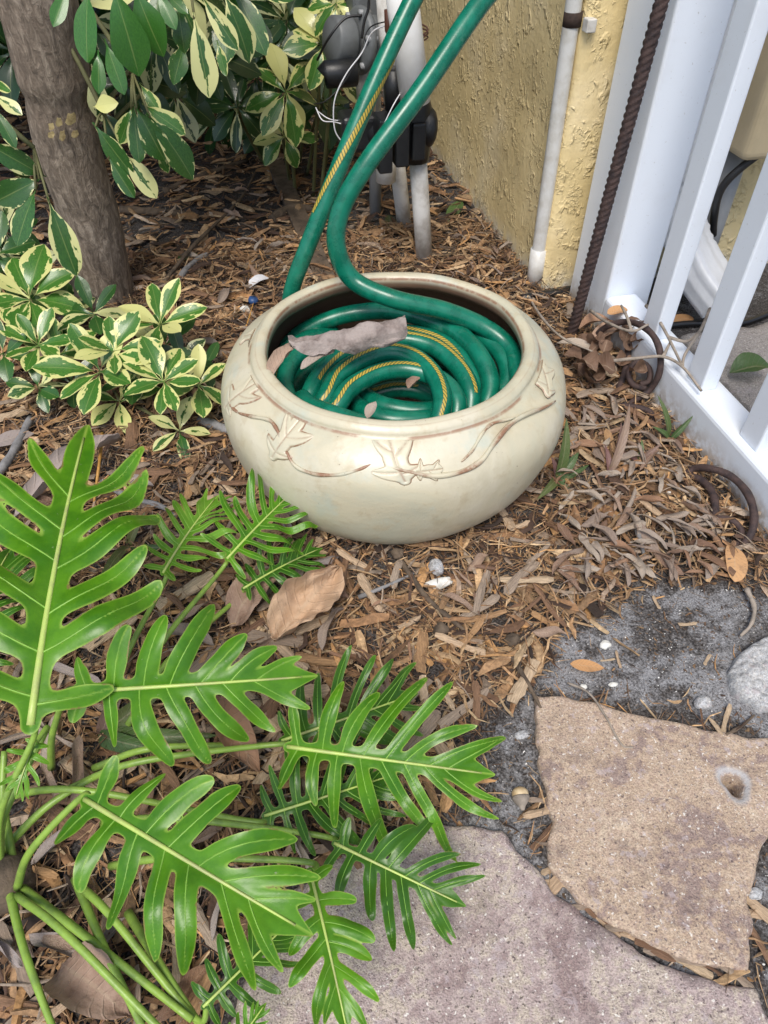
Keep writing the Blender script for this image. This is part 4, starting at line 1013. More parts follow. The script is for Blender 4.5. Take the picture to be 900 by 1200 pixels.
# ------------------------------------------------------------------ split-leaf plant
xan = thing('split_leaf_philodendron', P(5, 1030, .0), 'glossy green split-leaf philodendron with deeply lobed leaves beside the flagstones', 'plant')
CROWN = P(2, 1028, .03)
def split_leaf(base, tip, arch, n, spread, seed, mat='xan', normal=(0, -.35, 1), petiole=None, droop=.25, wl=.036, roll=0., pr=.0027, **kw):
    v2, f, e, vn, curves = lobed(n, .0082, seed, spread, None, **kw); r = random.Random(seed + 99)
    base = Vector(base); tip = Vector(tip); ax = tip - base; L = ax.length; nn0 = Vector(normal).normalized()
    mid = base.lerp(tip, .5) + nn0 * arch * L * 2
    ph = [r.uniform(0, 6) for _ in range(4)]
    def cur(t): return base * (1 - t) ** 2 + mid * (2 * t * (1 - t)) + tip * t * t
    def frm(t):
        tc = min(max(t, 0), 1); d = ((mid - base) * (2 * (1 - tc)) + (tip - mid) * (2 * tc)).normalized()
        n_ = (nn0 - d * nn0.dot(d)).normalized(); s = n_.cross(d)
        if roll: n_, s = n_ * math.cos(roll) - s * math.sin(roll), s * math.cos(roll) + n_ * math.sin(roll)
        return d, n_, s
    V = []; vc = np.zeros((len(v2), 3), np.float32)
    def surf(x, y, vv):
        tc = min(max(x, 0), 1); d, n_, s = frm(tc); p = cur(tc) + d * (x - tc) * L
        ay = abs(y)
        z = .30 * ay - droop * 4.2 * ay * ay - .10 * max(0, x - .75) ** 2
        z += .10 * min(vv, .05) - .9 * min(vv, .05) ** 2 * 6          # each lobe crowned round its vein
        z += .060 * math.sin(8 * x + ph[0] + 3 * y) * ay / .3 + .045 * math.sin(19 * x + ph[1] - 9 * y) * ay / .3
        return p + s * (y * L) + n_ * (z * L), n_
    for i, ((x, y), ee, vv) in enumerate(zip(v2, e, vn)):
        V.append(surf(x, y, vv)[0])
        vc[i, 0] = max(0, 1 - vv / .013); vc[i, 1] = max(0, 1 - max(ee, 0) / .009)
    m = mesh('leaf_blade', V, f); setcol(m, 'vein', vc)
    o = obj('leaf_blade', m, M[mat], xan)
    path = [cur(t) + frm(t)[1] * .0006 for t in np.linspace(-.0, .93, 18)]
    ribs = [tube(path, lambda t: L * .0085 * (1 - .8 * t) + .0004, 8)]
    obj('midrib', mesh('midrib', *ribs[0]), M['midrib'], o)
    vs_ = []
    for p0, p1, p2, w in curves:
        vp = []
        for t in np.linspace(0, .86, 9):
            q2 = (1 - t) ** 2 * p0 + 2 * t * (1 - t) * p1 + t * t * p2; sp_, sn = surf(q2[0], q2[1], 0.0); vp.append(sp_ + sn * .0001)
        vs_.append(tube(vp, lambda t: L * .0028 * (1 - .8 * t) + .00005, 5, False))
    obj('side_veins', mesh('side_veins', *merge(vs_)), M['side_vein'], o)
    if petiole is not False:
        st = Vector(petiole) if petiole is not None else CROWN + Vector((rnd.uniform(-.012, .012), rnd.uniform(-.012, .012), 0))
        d0 = frm(0)[0]; dist = (base - st).length
        c = [st, st.lerp(base, .35) + Vector((0, 0, .12 * dist)), base - d0 * dist * .07 - nn0 * dist * .10, base + d0 * .004]
        v, q = tube(crom(c, 8), lambda t: pr * (1.25 - .55 * t), 10); obj('petiole', mesh('petiole', v, q), M['petiole'], xan)
    return o
cr = lambda x, y, z=.03: P(x, y, z)
# name: base, tip (photo points with their height above the bed)
split_leaf(P(36, 850, .16), P(103, 497, .19), .07, 6, .37, 11, 'xan', (.1, -.55, .8), cr(0, 1015), .3, .040, tip_ang=40, base_ang=95, lw=.52, tipw=.03, tmax=.74)
split_leaf(P(84, 811, .14), P(372, 792, .125), .10, 7, .32, 12, 'xan', (0, -.55, .85), cr(60, 900), .22, .038)
split_leaf(P(100, 937, .15), P(366, 1096, .14), .10, 7, .34, 13, 'xan', (.05, -.3, 1), cr(20, 1040), .2, .040)
split_leaf(P(337, 875, .075), P(580, 908, .06), .06, 8, .44, 14, 'xan', (0, -.45, .9), cr(80, 925), .18, .033)
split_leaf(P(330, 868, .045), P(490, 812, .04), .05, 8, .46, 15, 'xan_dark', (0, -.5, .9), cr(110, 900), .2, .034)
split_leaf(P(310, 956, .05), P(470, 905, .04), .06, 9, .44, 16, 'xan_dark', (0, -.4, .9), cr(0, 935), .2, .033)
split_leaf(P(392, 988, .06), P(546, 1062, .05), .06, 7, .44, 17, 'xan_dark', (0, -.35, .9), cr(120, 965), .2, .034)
split_leaf(P(363, 1020, .08), P(408, 1215, .075), .06, 6, .34, 18, 'xan', (.1, -.1, 1), cr(130, 1015), .2, .038)
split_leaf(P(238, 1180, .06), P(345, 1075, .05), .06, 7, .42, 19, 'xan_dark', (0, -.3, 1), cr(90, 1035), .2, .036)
split_leaf(P(262, 1245, .07), P(312, 1175, .07), .05, 7, .4, 20, 'xan', (0, -.3, 1), cr(20, 1050), .2, .038)
split_leaf(P(191, 672, .09), P(256, 580, .085), .06, 9, .40, 21, 'xan_young', (-.2, -.5, .8), cr(130, 850), .1, .036)
split_leaf(P(266, 655, .085), P(345, 575, .08), .06, 8, .50, 22, 'xan', (0, -.5, .85), cr(150, 840), .15, .036)
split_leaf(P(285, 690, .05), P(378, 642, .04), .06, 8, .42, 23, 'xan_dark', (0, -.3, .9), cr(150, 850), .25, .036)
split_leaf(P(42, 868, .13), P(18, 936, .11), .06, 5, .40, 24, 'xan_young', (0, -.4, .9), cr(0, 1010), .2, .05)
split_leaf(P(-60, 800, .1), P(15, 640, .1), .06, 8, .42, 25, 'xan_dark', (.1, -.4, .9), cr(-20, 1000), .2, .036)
for k, (x0, y0, x1, y1, z1, lab) in enumerate(((10, 1040, 66, 1215, .05, ''), (25, 1040, 225, 1195, .05, ''), (88, 1030, 180, 1230, .05, ''), (15, 1010, 5, 880, .09, ''), (150, 1070, 240, 1210, .04, ''), (0, 1000, 120, 905, .05, ''))):
    a, b = P(x0, y0, .025), P(x1, y1, z1); v, q = tube(crom([a, a.lerp(b, .5) + Vector((0, 0, .012)), b], 8), lambda t: .0032 * (1.15 - .4 * t), 10)
    obj('petiole', mesh('petiole', v, q), M['petiole'], xan)
v, q = tube([CROWN + Vector((0, 0, -.04)), CROWN + Vector((0, 0, -.01)), CROWN + Vector((0, 0, .012))], [.022, .024, .012], 12); obj('crown_stump', mesh('crown', v, q), M['darkwood'], xan)

# ------------------------------------------------------------------ variegated shrubs
def leaflet(seed, wid, fold, droop):
    r = random.Random(seed); V = []; F = []; uv = []; nx, ny = 12, 6; ph = r.uniform(0, 6); tw = r.uniform(-.35, .35)
    for i in range(nx + 1):
        u = i / nx
        if u < .14: w = .012
        else:
            s = (u - .14) / .86; w = .012 + wid * .5 * (math.sin(math.pi * s ** 1.25) ** .72 if s < 1 else 0) * (.93 + .07 * math.sin(9 * s + ph))
        for j in range(ny + 1):
            v = 2 * j / ny - 1; y = w * v; z = -droop * u * u + fold * abs(y) + .02 * math.sin(5 * u + ph) * v
            c, s_ = math.cos(tw * u), math.sin(tw * u)
            V.append((u, y * c - z * s_ * .3, z + y * s_)); uv.append((u, v, 0))
    for i in range(nx):
        for j in range(ny): F.append((i * (ny + 1) + j, (i + 1) * (ny + 1) + j, (i + 1) * (ny + 1) + j + 1, i * (ny + 1) + j + 1))
    m = mesh('leaflet', V, F); at = m.attributes.new('uvs', 'FLOAT_VECTOR', 'POINT'); at.data.foreach_set('vector', np.array(uv, np.float32).ravel())
    return m
LEAFM = {}
for mk in ('sch', 'sch_cream', 'sch_dark', 'sch_green'):
    LEAFM[mk] = []
    for k in range(6):
        m = leaflet(k, .34 + .035 * k, .12 + .04 * (k % 3), .08 + .05 * k); m.materials.append(M[mk]); LEAFM[mk].append(m)
def leaf_at(parent, p, d, n, L, mk, r):
    d = d.normalized(); n = (n - d * n.dot(d))
    n = n.normalized() if n.length > 1e-4 else d.orthogonal().normalized(); s = n.cross(d)
    Mx = Matrix(((d.x, s.x, n.x, p.x), (d.y, s.y, n.y, p.y), (d.z, s.z, n.z, p.z), (0, 0, 0, 1))) @ Matrix.Diagonal((L, L * r.uniform(.9, 1.1), L, 1))
    return inst('leaf', r.choice(LEAFM[mk]), parent, Mx)
def rosette(parent, c, axis, n, L, mk, seed, elev=20, stem_to=None, arc=(0, 360), sr=.0022, jit=14):
    r = random.Random(seed); ax = Vector(axis).normalized(); u = ax.cross(Vector((0, 1, .01)));
    u = u.normalized() if u.length > .1 else Vector((1, 0, 0)); w = ax.cross(u)
    for k in range(n):
        a = R(arc[0] + (arc[1] - arc[0]) * (k + .5) / n + r.uniform(-jit, jit)); e = R(elev + r.uniform(-16, 16))
        d = (u * math.cos(a) + w * math.sin(a)) * math.cos(e) + ax * math.sin(e)
        leaf_at(parent, c + ax * r.uniform(-.003, .003), d, ax + Vector((0, 0, .4)), L * r.uniform(.78, 1.12), mk, r)
    if stem_to is not None:
        st = Vector(stem_to); v, q = tube(crom([st, st.lerp(c, .5) + Vector((r.uniform(-.01, .01), r.uniform(-.01, .01), .012)), c], 6), lambda t: sr * (1.3 - .5 * t), 8)
        obj('stem', mesh('stem', v, q), M['stem'], parent)
low = thing('variegated_shrub', P(110, 440, 0), 'low cream and green variegated shrub growing between tree trunk and pot', 'shrub')
LB = P(115, 440, .005)
k = 0
for (x, y, z, L, n, mk, ax) in ((35, 350, .10, .062, 9, 'sch_cream', (.1, -.5, 1)), (45, 405, .08, .048, 8, 'sch_cream', (0, -.5, 1)), (45, 455, .05, .038, 7, 'sch', (0, -.6, 1)), (118, 436, .09, .060, 8, 'sch_cream', (-.1, -.6, 1)),
     (134, 412, .115, .048, 8, 'sch_cream', (.1, -.5, 1)), (188, 380, .10, .052, 8, 'sch_cream', (.05, -.4, 1)), (192, 448, .095, .050, 9, 'sch_cream', (.1, -.5, 1)), (232, 452, .06, .044, 7, 'sch_cream', (.3, -.5, 1)), (210, 505, .03, .042, 6, 'sch', (.1, -.5, 1)),
     (5, 415, .07, .045, 7, 'sch', (0, -.5, 1)), (110, 368, .075, .045, 7, 'sch', (0, -.4, 1)), (75, 370, .06, .05, 7, 'sch', (0, -.4, 1)), (160, 440, .05, .046, 7, 'sch', (0, -.4, 1)), (215, 425, .045, .045, 7, 'sch_dark', (0, -.4, 1)), (85, 450, .04, .045, 7, 'sch_dark', (0, -.4, 1)), (140, 470, .035, .046, 6, 'sch_cream', (0, -.5, 1)), (195, 405, .06, .045, 7, 'sch', (.1, -.5, 1)), (70, 415, .05, .046, 7, 'sch_cream', (0, -.5, 1)), (10, 350, .06, .05, 7, 'sch_cream', (0, -.5, 1)), (240, 430, .04, .038, 6, 'sch', (.3, -.4, 1))):
    c = P(x, y, z); st = Vector((LB.x + (c.x - LB.x) * .45, LB.y + (c.y - LB.y) * .45, .004)); k += 1
    rosette(low, c, ax, max(5, n - 1), L * 1.22, mk, 200 + k, 26, st)

tree = thing('umbrella_tree', P(122, 345, 0), 'small variegated umbrella tree with a leaning grey-brown trunk', 'tree')
tb = P(122, 352, 0); t_top = PY(46, 10, tb.y - .05)
up_ = t_top - tb
tp = [tb + Vector((.004, 0, -.05)), tb, tb + up_ * .3 + Vector((.006, 0, 0)), tb + up_ * .62 + Vector((-.002, 0, 0)), tb + up_, tb + up_ * 1.6 + Vector((.0, 0, .02)), tb + up_ * 2.6 + Vector((.03, 0, .05)), tb + up_ * 3.8 + Vector((.10, .0, .1))]
path = crom(tp, 14); V, F = tube(path, 1.0, 40)
nP = len(path); NV = []
for i in range(nP):
    t = i / (nP - 1); s = (path[i] - tb).dot(up_.normalized())
    r0 = .0505 * (1 - .25 * t) + .012 * math.exp(-max(0, s) / .03)
    r0 += .006 * math.exp(-((s - up_.length * .80) / .006) ** 2) - .002 * math.exp(-((s - up_.length * .78) / .02) ** 2) + .004 * (s > up_.length * .80)
    for kk in range(40):
        d = V[i * 40 + kk] - path[i]; q = path[i] + d * r0
        NV.append(path[i] + d * (r0 + .0035 * noise.fractal(Vector((q.x * 22, q.y * 22, q.z * 9)), 1, 2, 4) + .0012 * noise.noise(Vector((q.x * 120, q.y * 120, q.z * 40)))))
obj('trunk', mesh('trunk', NV, F), M['bark'], tree)
def on_trunk(px, py, lift=.001):           # nearest trunk surface point along a line of sight
    d = ray(px, py); d = d / np.linalg.norm(d); t = .5
    while t < 1.8:
        q = Vector(_C + d * t)
        j = min(range(nP), key=lambda i: (path[i] - q).length)
        if (path[j] - q).length < .0535 + lift: return q
        t += .0015
    return None
# faded yellow paint marks on the bark: two rows of ragged dabs
pm_v = []
for (x, y, w, h) in ((60, 148, 7, 9), (69, 143, 8, 11), (83, 139, 13, 15), (60, 158, 8, 9), (73, 159, 8, 13), (88, 157, 9, 11)):
    V = []; r = random.Random(int(x * y)); n = 12; c = on_trunk(x, y)
    if c is None: continue
    V.append(c)
    for a in range(n):
        an = 2 * math.pi * a / n; e = min(1 / max(abs(math.cos(an)), abs(math.sin(an))), 1.3) * r.uniform(.7, 1.05)
        q = on_trunk(x + w * .5 * math.cos(an) * e, y + h * .5 * math.sin(an) * e); V.append(q if q is not None else c)
    F = [(0, 1 + a, 1 + (a + 1) % n) for a in range(n)]
    obj('paint_mark', mesh('paint_mark', V, F), M['yellow_paint'], tree)
def limb(pts, r0):
    v, q = tube(crom(pts, 6), lambda t: r0 * (1 - .6 * t), 8); obj('branch', mesh('branch', v, q), M['stem'], tree)
k = 0
HANG = [ # stalk px, tip px, plane Y at the stalk, material
    ((80, -14), (62, 28), .98, 'sch_green'), ((103, -10), (96, 69), .97, 'sch_green'), ((133, -14), (164, 87), .97, 'sch_green'), ((158, -14), (186, 63), .99, 'sch_green'), ((124, 50), (145, 110), 1.05, 'sch_green'), ((115, 62), (116, 108), 1.06, 'sch_green'), ((185, -10), (205, 32), 1.04, 'sch_green'),
    ((208, 4), (215, 58), 1.05, 'sch'), ((228, 22), (247, 114), 1.02, 'sch'), ((237, -4), (278, 58), 1.04, 'sch'), ((264, -4), (298, 68), 1.06, 'sch'), ((216, 50), (204, 94), 1.1, 'sch'), ((196, -6), (219, 14), 1.04, 'sch'), ((255, 50), (264, 88), 1.1, 'sch_cream'),
    ((156, 125), (164, 191), 1.08, 'sch'), ((160, 127), (192, 188), 1.07, 'sch'), ((176, 138), (233, 204), 1.07, 'sch'), ((170, 124), (214, 156), 1.09, 'sch_cream'), ((154, 128), (142, 166), 1.1, 'sch_cream'), ((165, 100), (185, 130), 1.12, 'sch_cream'), ((186, 180), (196, 198), 1.1, 'sch_cream'),
    ((112, 148), (154, 206), 1.10, 'sch'), ((128, 186), (156, 231), 1.09, 'sch'), ((146, 180), (184, 231), 1.09, 'sch'), ((110, 125), (128, 118), 1.12, 'sch_cream'), ((120, 130), (138, 160), 1.14, 'sch_dark'), ((108, 80), (120, 140), 1.16, 'sch_dark'),
    ((50, 205), (-4, 176), 1.0, 'sch'), ((46, 210), (-6, 236), .99, 'sch'), ((42, 222), (14, 286), .98, 'sch'), ((58, 238), (90, 324), .96, 'sch'), ((34, 212), (20, 190), 1.02, 'sch_dark'),
    ((-6, 112), (21, 128), 1.0, 'sch'), ((-6, 128), (18, 171), 1.0, 'sch'), ((-8, 96), (10, 106), 1.02, 'sch_cream')]
rt_ = random.Random(77); NPT = []
for (a, b, Y, mk) in HANG:
    p0 = PY(a[0], a[1], Y); p1 = PY(b[0], b[1], Y - .025); d = p1 - p0
    leaf_at(tree, p0 - d * .08, d, Vector((rt_.uniform(-.35, .35), -.85, .5)), d.length * 1.08, mk, rt_)
for tips in ((0, 1, 2, 3, 6), (7, 8, 9, 10, 12), (14, 15, 16, 17, 18), (21, 22, 23), (27, 28, 29, 30), (32, 33)):
    ps = [PY(HANG[i][0][0], HANG[i][0][1], HANG[i][2]) for i in tips]; hub = sum(ps, Vector()) / len(ps) + Vector((0, .03, .035))
    for q_ in ps:
        v, f = tube([hub, hub.lerp(q_, .5) + Vector((0, 0, .003)), q_], .0016, 6); obj('petiole', mesh('petiole', v, f), M['stem'], tree)
    att = path[min(nP - 1, int(nP * (.32 + .45 * max(0, min(1, hub.z / .6)))))]
    if tips[0] >= 27: att = hub + Vector((-.12, .05, -.05 if tips[0] == 32 else .06))
    v, f = tube(crom([att, att.lerp(hub, .5) + Vector((0, 0, .03)), hub], 6), .003, 8); obj('branch', mesh('branch', v, f), M['stem'], tree)
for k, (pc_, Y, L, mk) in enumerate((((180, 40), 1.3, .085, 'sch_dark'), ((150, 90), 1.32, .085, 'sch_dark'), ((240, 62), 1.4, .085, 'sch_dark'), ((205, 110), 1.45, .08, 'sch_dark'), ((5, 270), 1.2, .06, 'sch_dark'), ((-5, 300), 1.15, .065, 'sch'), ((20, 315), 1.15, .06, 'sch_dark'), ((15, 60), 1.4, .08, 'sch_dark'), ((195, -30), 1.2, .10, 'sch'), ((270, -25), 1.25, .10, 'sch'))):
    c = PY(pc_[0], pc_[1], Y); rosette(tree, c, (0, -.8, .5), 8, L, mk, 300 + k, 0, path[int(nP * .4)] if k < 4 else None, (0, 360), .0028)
# crown above the frame: joined foliage, unseen, shaped to darken the back
CV = []; CF = []; CU = []; lm = LEAFM['sch'][3]; lv = np.array([v.co[:] for v in lm.vertices]); lf = [tuple(p.vertices) for p in lm.polygons]; lu = np.array([d.vector[:] for d in lm.attributes['uvs'].data])
r = random.Random(5); ctop = path[-1]
CC_ = []
for _ in range(8500):
    while True:
        q = Vector((r.uniform(-1, 1), r.uniform(-1, 1), r.uniform(-1, 1)))
        if .2 < q.length < 1 and q.x < .75: break
    c = Vector((-.55 + q.x * .85, 1.95 + q.y * .95, 1.1 + q.z * .42)); c.z -= .22 * max(0, min(1, (c.y - 1.25) / .3))
    d = Vector((q.x + r.uniform(-.8, .8), q.y + r.uniform(-.8, .8), r.uniform(-.8, .2))).normalized(); nn = Vector((r.uniform(-.4, .4), r.uniform(-.4, .4), 1)); nn = (nn - d * nn.dot(d)).normalized(); s = nn.cross(d)
    L = r.uniform(.08, .13); Mx = np.array([[d.x, s.x, nn.x], [d.y, s.y, nn.y], [d.z, s.z, nn.z]]) * L
    CC_.append(lv @ Mx.T + np.array(c[:]))
nl = len(CC_); fv = np.array(lf); off = np.arange(nl) * len(lv)
m = npmesh('foliage', np.concatenate(CC_), (fv[None] + off[:, None, None]).reshape(-1, 4)); at = m.attributes.new('uvs', 'FLOAT_VECTOR', 'POINT'); at.data.foreach_set('vector', np.tile(lu, (nl, 1)).astype(np.float32).ravel())
m.materials.append(M['sch']); o = bpy.data.objects.new('crown', m); COL.objects.link(o); o.parent = tree; o.location = -wloc(tree); o['kind'] = 'stuff'
for k in range(7):
    a = k * .9; e = Vector((-.35 + .6 * math.cos(a), 1.75 + .5 * math.sin(a), 1.2)); limb([path[int(nP * .8)], path[int(nP * .8)].lerp(e, .5) + Vector((0, 0, .1)), e], .02)

back = thing('background_shrub', P(315, 110, 0), 'shaded variegated shrub growing behind the mulch bed beside the irrigation pump', 'shrub')
BB = P(310, 120, 0)
k = 0
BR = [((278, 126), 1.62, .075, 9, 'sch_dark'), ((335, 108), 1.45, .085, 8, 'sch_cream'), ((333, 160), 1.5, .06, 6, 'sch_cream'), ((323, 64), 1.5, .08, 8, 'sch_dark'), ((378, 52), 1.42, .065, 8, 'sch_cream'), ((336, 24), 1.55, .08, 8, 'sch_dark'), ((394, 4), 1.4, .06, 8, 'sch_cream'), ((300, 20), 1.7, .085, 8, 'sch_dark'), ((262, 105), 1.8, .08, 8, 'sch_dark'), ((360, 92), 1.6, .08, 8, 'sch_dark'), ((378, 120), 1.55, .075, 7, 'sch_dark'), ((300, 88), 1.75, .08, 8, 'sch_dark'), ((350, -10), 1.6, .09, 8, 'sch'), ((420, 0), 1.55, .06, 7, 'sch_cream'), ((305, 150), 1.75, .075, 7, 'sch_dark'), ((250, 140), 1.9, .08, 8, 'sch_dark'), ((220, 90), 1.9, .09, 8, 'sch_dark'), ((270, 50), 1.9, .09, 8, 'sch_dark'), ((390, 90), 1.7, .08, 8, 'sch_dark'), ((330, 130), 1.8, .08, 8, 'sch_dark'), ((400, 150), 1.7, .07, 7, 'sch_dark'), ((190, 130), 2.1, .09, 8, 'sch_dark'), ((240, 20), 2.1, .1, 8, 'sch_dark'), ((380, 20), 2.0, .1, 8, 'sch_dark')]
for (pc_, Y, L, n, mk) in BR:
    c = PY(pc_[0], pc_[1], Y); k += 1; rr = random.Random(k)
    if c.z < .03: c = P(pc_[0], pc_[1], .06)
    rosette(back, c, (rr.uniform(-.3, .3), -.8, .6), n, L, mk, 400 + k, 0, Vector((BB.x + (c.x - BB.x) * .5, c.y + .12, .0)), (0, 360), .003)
# more shrub mass further back closing the view
hedge = thing('hedge_shrub', (-.1, 2.75, 0), 'dark leafy shrub mass closing the view behind the umbrella tree', 'shrub')
r = random.Random(9); HH = []
for _ in range(2600):
    c = Vector((r.uniform(-1.3, .5), r.uniform(2.3, 3.3), r.uniform(.12, 1.1)))
    d = Vector((r.uniform(-1, 1), r.uniform(-1.2, .4), r.uniform(-.8, .4))).normalized(); nn = Vector((r.uniform(-.4, .4), -.5, 1)); nn = (nn - d * nn.dot(d)).normalized(); s = nn.cross(d)
    Mx = np.array([[d.x, s.x, nn.x], [d.y, s.y, nn.y], [d.z, s.z, nn.z]]) * r.uniform(.08, .12); HH.append(lv @ Mx.T + np.array(c[:]))
nl = len(HH); off = np.arange(nl) * len(lv)
m = npmesh('foliage', np.concatenate(HH), (fv[None] + off[:, None, None]).reshape(-1, 4)); at = m.attributes.new('uvs', 'FLOAT_VECTOR', 'POINT'); at.data.foreach_set('vector', np.tile(lu, (nl, 1)).astype(np.float32).ravel())
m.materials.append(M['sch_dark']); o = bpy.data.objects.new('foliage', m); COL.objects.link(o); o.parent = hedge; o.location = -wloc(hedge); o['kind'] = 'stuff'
for k in range(9):
    x = -1.2 + k * .2; v, q = tube([(x, 2.8, -.02), (x + .03, 2.75, .4), (x - .02, 2.8, .9)], .012, 8); obj('stem', mesh('stem', v, q), M['bark'], hedge)

# ------------------------------------------------------------------ strap-leaved oyster plants
def oyster(name, blades, label):
    base = P(*blades[0][0], .012); t = thing(name, base, label, 'plant')
    for k, (a, b, w, z1, mk) in enumerate(blades):
        obj('leaf', blade(P(*a, .015), P(*b, z1), w * .55, .10, .45, 0, .008, k, 14, 4, normal=(0, -.6, .8), pw=(.35, .8)), M[mk], t)
oyster('oyster_plant', [((653, 560), (664, 490), .022, .09, 'oyster'), ((652, 562), (678, 530), .022, .04, 'oyster'), ((650, 562), (630, 585), .018, .03, 'oyster'), ((652, 560), (646, 535), .014, .045, 'oyster_p'), ((655, 565), (690, 545), .012, .02, 'oyster'), ((650, 566), (668, 572), .012, .016, 'oyster')], 'small dark green oyster plant tucked against the right side of the pot')
oyster('oyster_plant', [((714, 556), (738, 473), .018, .075, 'oyster_p'), ((716, 552), (728, 495), .012, .06, 'oyster_p'), ((714, 558), (708, 520), .012, .035, 'oyster_p')], 'upright purplish dried oyster plant sprout in the leaf heap')
oyster('oyster_plant', [((783, 512), (770, 462), .014, .07, 'oyster'), ((786, 514), (812, 487), .013, .045, 'oyster'), ((786, 515), (800, 530), .014, .02, 'oyster_p'), ((784, 514), (765, 500), .012, .035, 'oyster')], 'olive oyster plant sprout close to the fence rail')
oyster('oyster_plant', [((748, 540), (775, 520), .012, .04, 'oyster_p'), ((748, 541), (752, 515), .012, .035, 'oyster'), ((748, 542), (730, 530), .01, .03, 'oyster_p')], 'tiny purple oyster plant sprout in the middle of the leaf heap')
oyster('oyster_plant', [((120, 860), (255, 862), .03, .02, 'oyster'), ((120, 860), (200, 800), .028, .05, 'oyster'), ((115, 862), (200, 880), .028, .02, 'oyster'), ((118, 862), (150, 790), .022, .06, 'oyster_p')], 'flattened dark green oyster plant lying under the split leaves')
oyster('oyster_plant', [((150, 640), (108, 700), .018, .04, 'oyster'), ((150, 640), (170, 600), .016, .05, 'oyster'), ((150, 645), (205, 640), .014, .02, 'oyster')], 'thin grassy oyster plant behind the upright split leaf')

# ------------------------------------------------------------------ rusty iron
b = P(668, 398, 0); d0 = (b - Vector(_C)).dot(Vector(_fw)); tpt = PX(777, -5, .556)
dv = tpt - b; L = dv.length; n = int(L * 1.6 / .0016); pts = [b - dv * .04 + dv * (1.6 * i / n) for i in range(n + 1)]
V, F = tube(pts, 1.0, 16)
for i in range(n + 1):
    for k in range(16):
        d = V[i * 16 + k] - pts[i]; a = 2 * math.pi * k / 16
        V[i * 16 + k] = pts[i] + d * (.0082 * (1 + .11 * math.cos(4 * (a - i * .0016 / .036 * 2 * math.pi)) + .03 * noise.noise(pts[i] * 150)))
tag(obj('rebar_stake', mesh('rebar_stake', V, F), M['rust']), 'twisted rusty steel rod leaning up in front of the white post', 'rod')
def z6(l): return [(600 + x / 3, 340 + y / 3, z) for x, y, z in l]
def scroll(paths, label):
    t = thing('iron_scroll', P(*z6(paths[0][0])[0][:2], 0), label, 'ironwork')
    for pts, r_ in paths:
        v, q = tube(crom([(P(x, y, z) if P(x, y, z).x < XF - r_ - .002 else PX(x, y, XF - r_ - .002)) for x, y, z in z6(pts)], 8), lambda u: r_ * (1.0 + .05 * math.sin(40 * u)), 10); obj('scroll_bar', mesh('scroll_bar', v, q), M['rust'], t)
scroll([([(290, 165, .035), (330, 130, .06), (390, 112, .075), (450, 122, .08), (500, 165, .075), (522, 230, .06), (515, 300, .04), (480, 355, .025), (420, 395, .012), (380, 440, .006)], .0046), ([(470, 345, .025), (430, 335, .03), (410, 300, .04), (425, 262, .05), (460, 255, .052), (485, 285, .045), (480, 320, .035), (450, 330, .03)], .0042), ([(405, 190, .02), (408, 240, .03), (385, 320, .022), (350, 400, .008)], .0045), ([(350, 405, .012), (420, 410, .02), (480, 425, .02), (500, 460, .008)], .0045)], 'curled rusty wrought-iron scroll standing against the fence beside the rod')
scroll([([(600, 660, .008), (640, 628, .02), (700, 628, .035), (770, 655, .04), (825, 710, .042), (850, 780, .036), (843, 850, .026), (805, 905, .012), (770, 930, .004)], .0047), ([(610, 652, .012), (660, 665, .018), (700, 705, .022), (715, 765, .02), (700, 825, .012), (680, 850, .006)], .0048), ([(690, 830, .012), (720, 805, .02), (770, 808, .022), (805, 845, .018), (790, 895, .012), (740, 905, .01), (700, 870, .01)], .004)], 'curled rusty wrought-iron scroll half buried in leaves below the rail')

# ------------------------------------------------------------------ twigs, roots, small finds
def stick(px, r_, mat, label, name='twig', cat='twig', group=None, seg=8, taper=.5):
    pts = [P(x, y, z) for x, y, z in px]; r0 = random.Random(int(px[0][0]))
    v, q = tube(crom(pts, 8), lambda t: r_ * (1 - taper * t) * (1 + .12 * math.sin(21 * t + px[0][0])), seg)
    return tag(obj(name, mesh(name, v, q), mat), label, cat, group)
dry = thing('dry_branch', P(777, 418, .0), 'forked pale dry branch lying over the fence rail', 'branch')
for l in ([(717, 423, .06), (745, 420, .075), (777, 418, .085), (800, 430, .085), (822, 458, .08)], [(757, 358, .10), (770, 372, .10), (783, 395, .095), (800, 430, .085)], [(832, 362, .09), (822, 385, .095), (803, 415, .09), (800, 430, .085)], [(692, 364, .06), (712, 378, .075), (740, 388, .09), (760, 380, .10)], [(740, 388, .09), (735, 372, .09), (728, 358, .09)], [(783, 395, .095), (805, 400, .09), (820, 388, .09)], [(777, 418, .085), (785, 402, .09)]):
    v, q = tube(crom([P(*p) for p in l], 6), lambda t: .0026 * (1 - .35 * t), 8); obj('twig_fork', mesh('fork', v, q), M['twig'], dry)
stick([(618, 345, .01), (635, 372, .05), (658, 395, .07), (690, 410, .06), (705, 416, .05)], .0022, M['twig'], 'thin grey twig draped behind the rim of the pot')
stick([(205, 352, .012), (207, 335, .02), (216, 318, .022), (232, 304, .02), (250, 295, .012)], .0058, M['root'], 'curved grey root above the mulch beside the trunk', 'root', 'root', None, 10, .2)
stick([(120, 565, .018), (150, 582, .022), (185, 592, .022), (212, 606, .014)], .0042, M['root'], 'slender grey root behind the split-leaf plant', 'root', 'root', None, 10, .3)
stick([(235, 492, .016), (262, 502, .02), (285, 512, .02)], .007, M['root'], 'thick grey root running under the left side of the pot', 'root', 'root', None, 10, .2)
stick([(-5, 560, .018), (15, 530, .022), (36, 490, .02)], .006, M['root'], 'straight grey root at the edge of the low shrub', 'root', 'root', None, 10, .2)
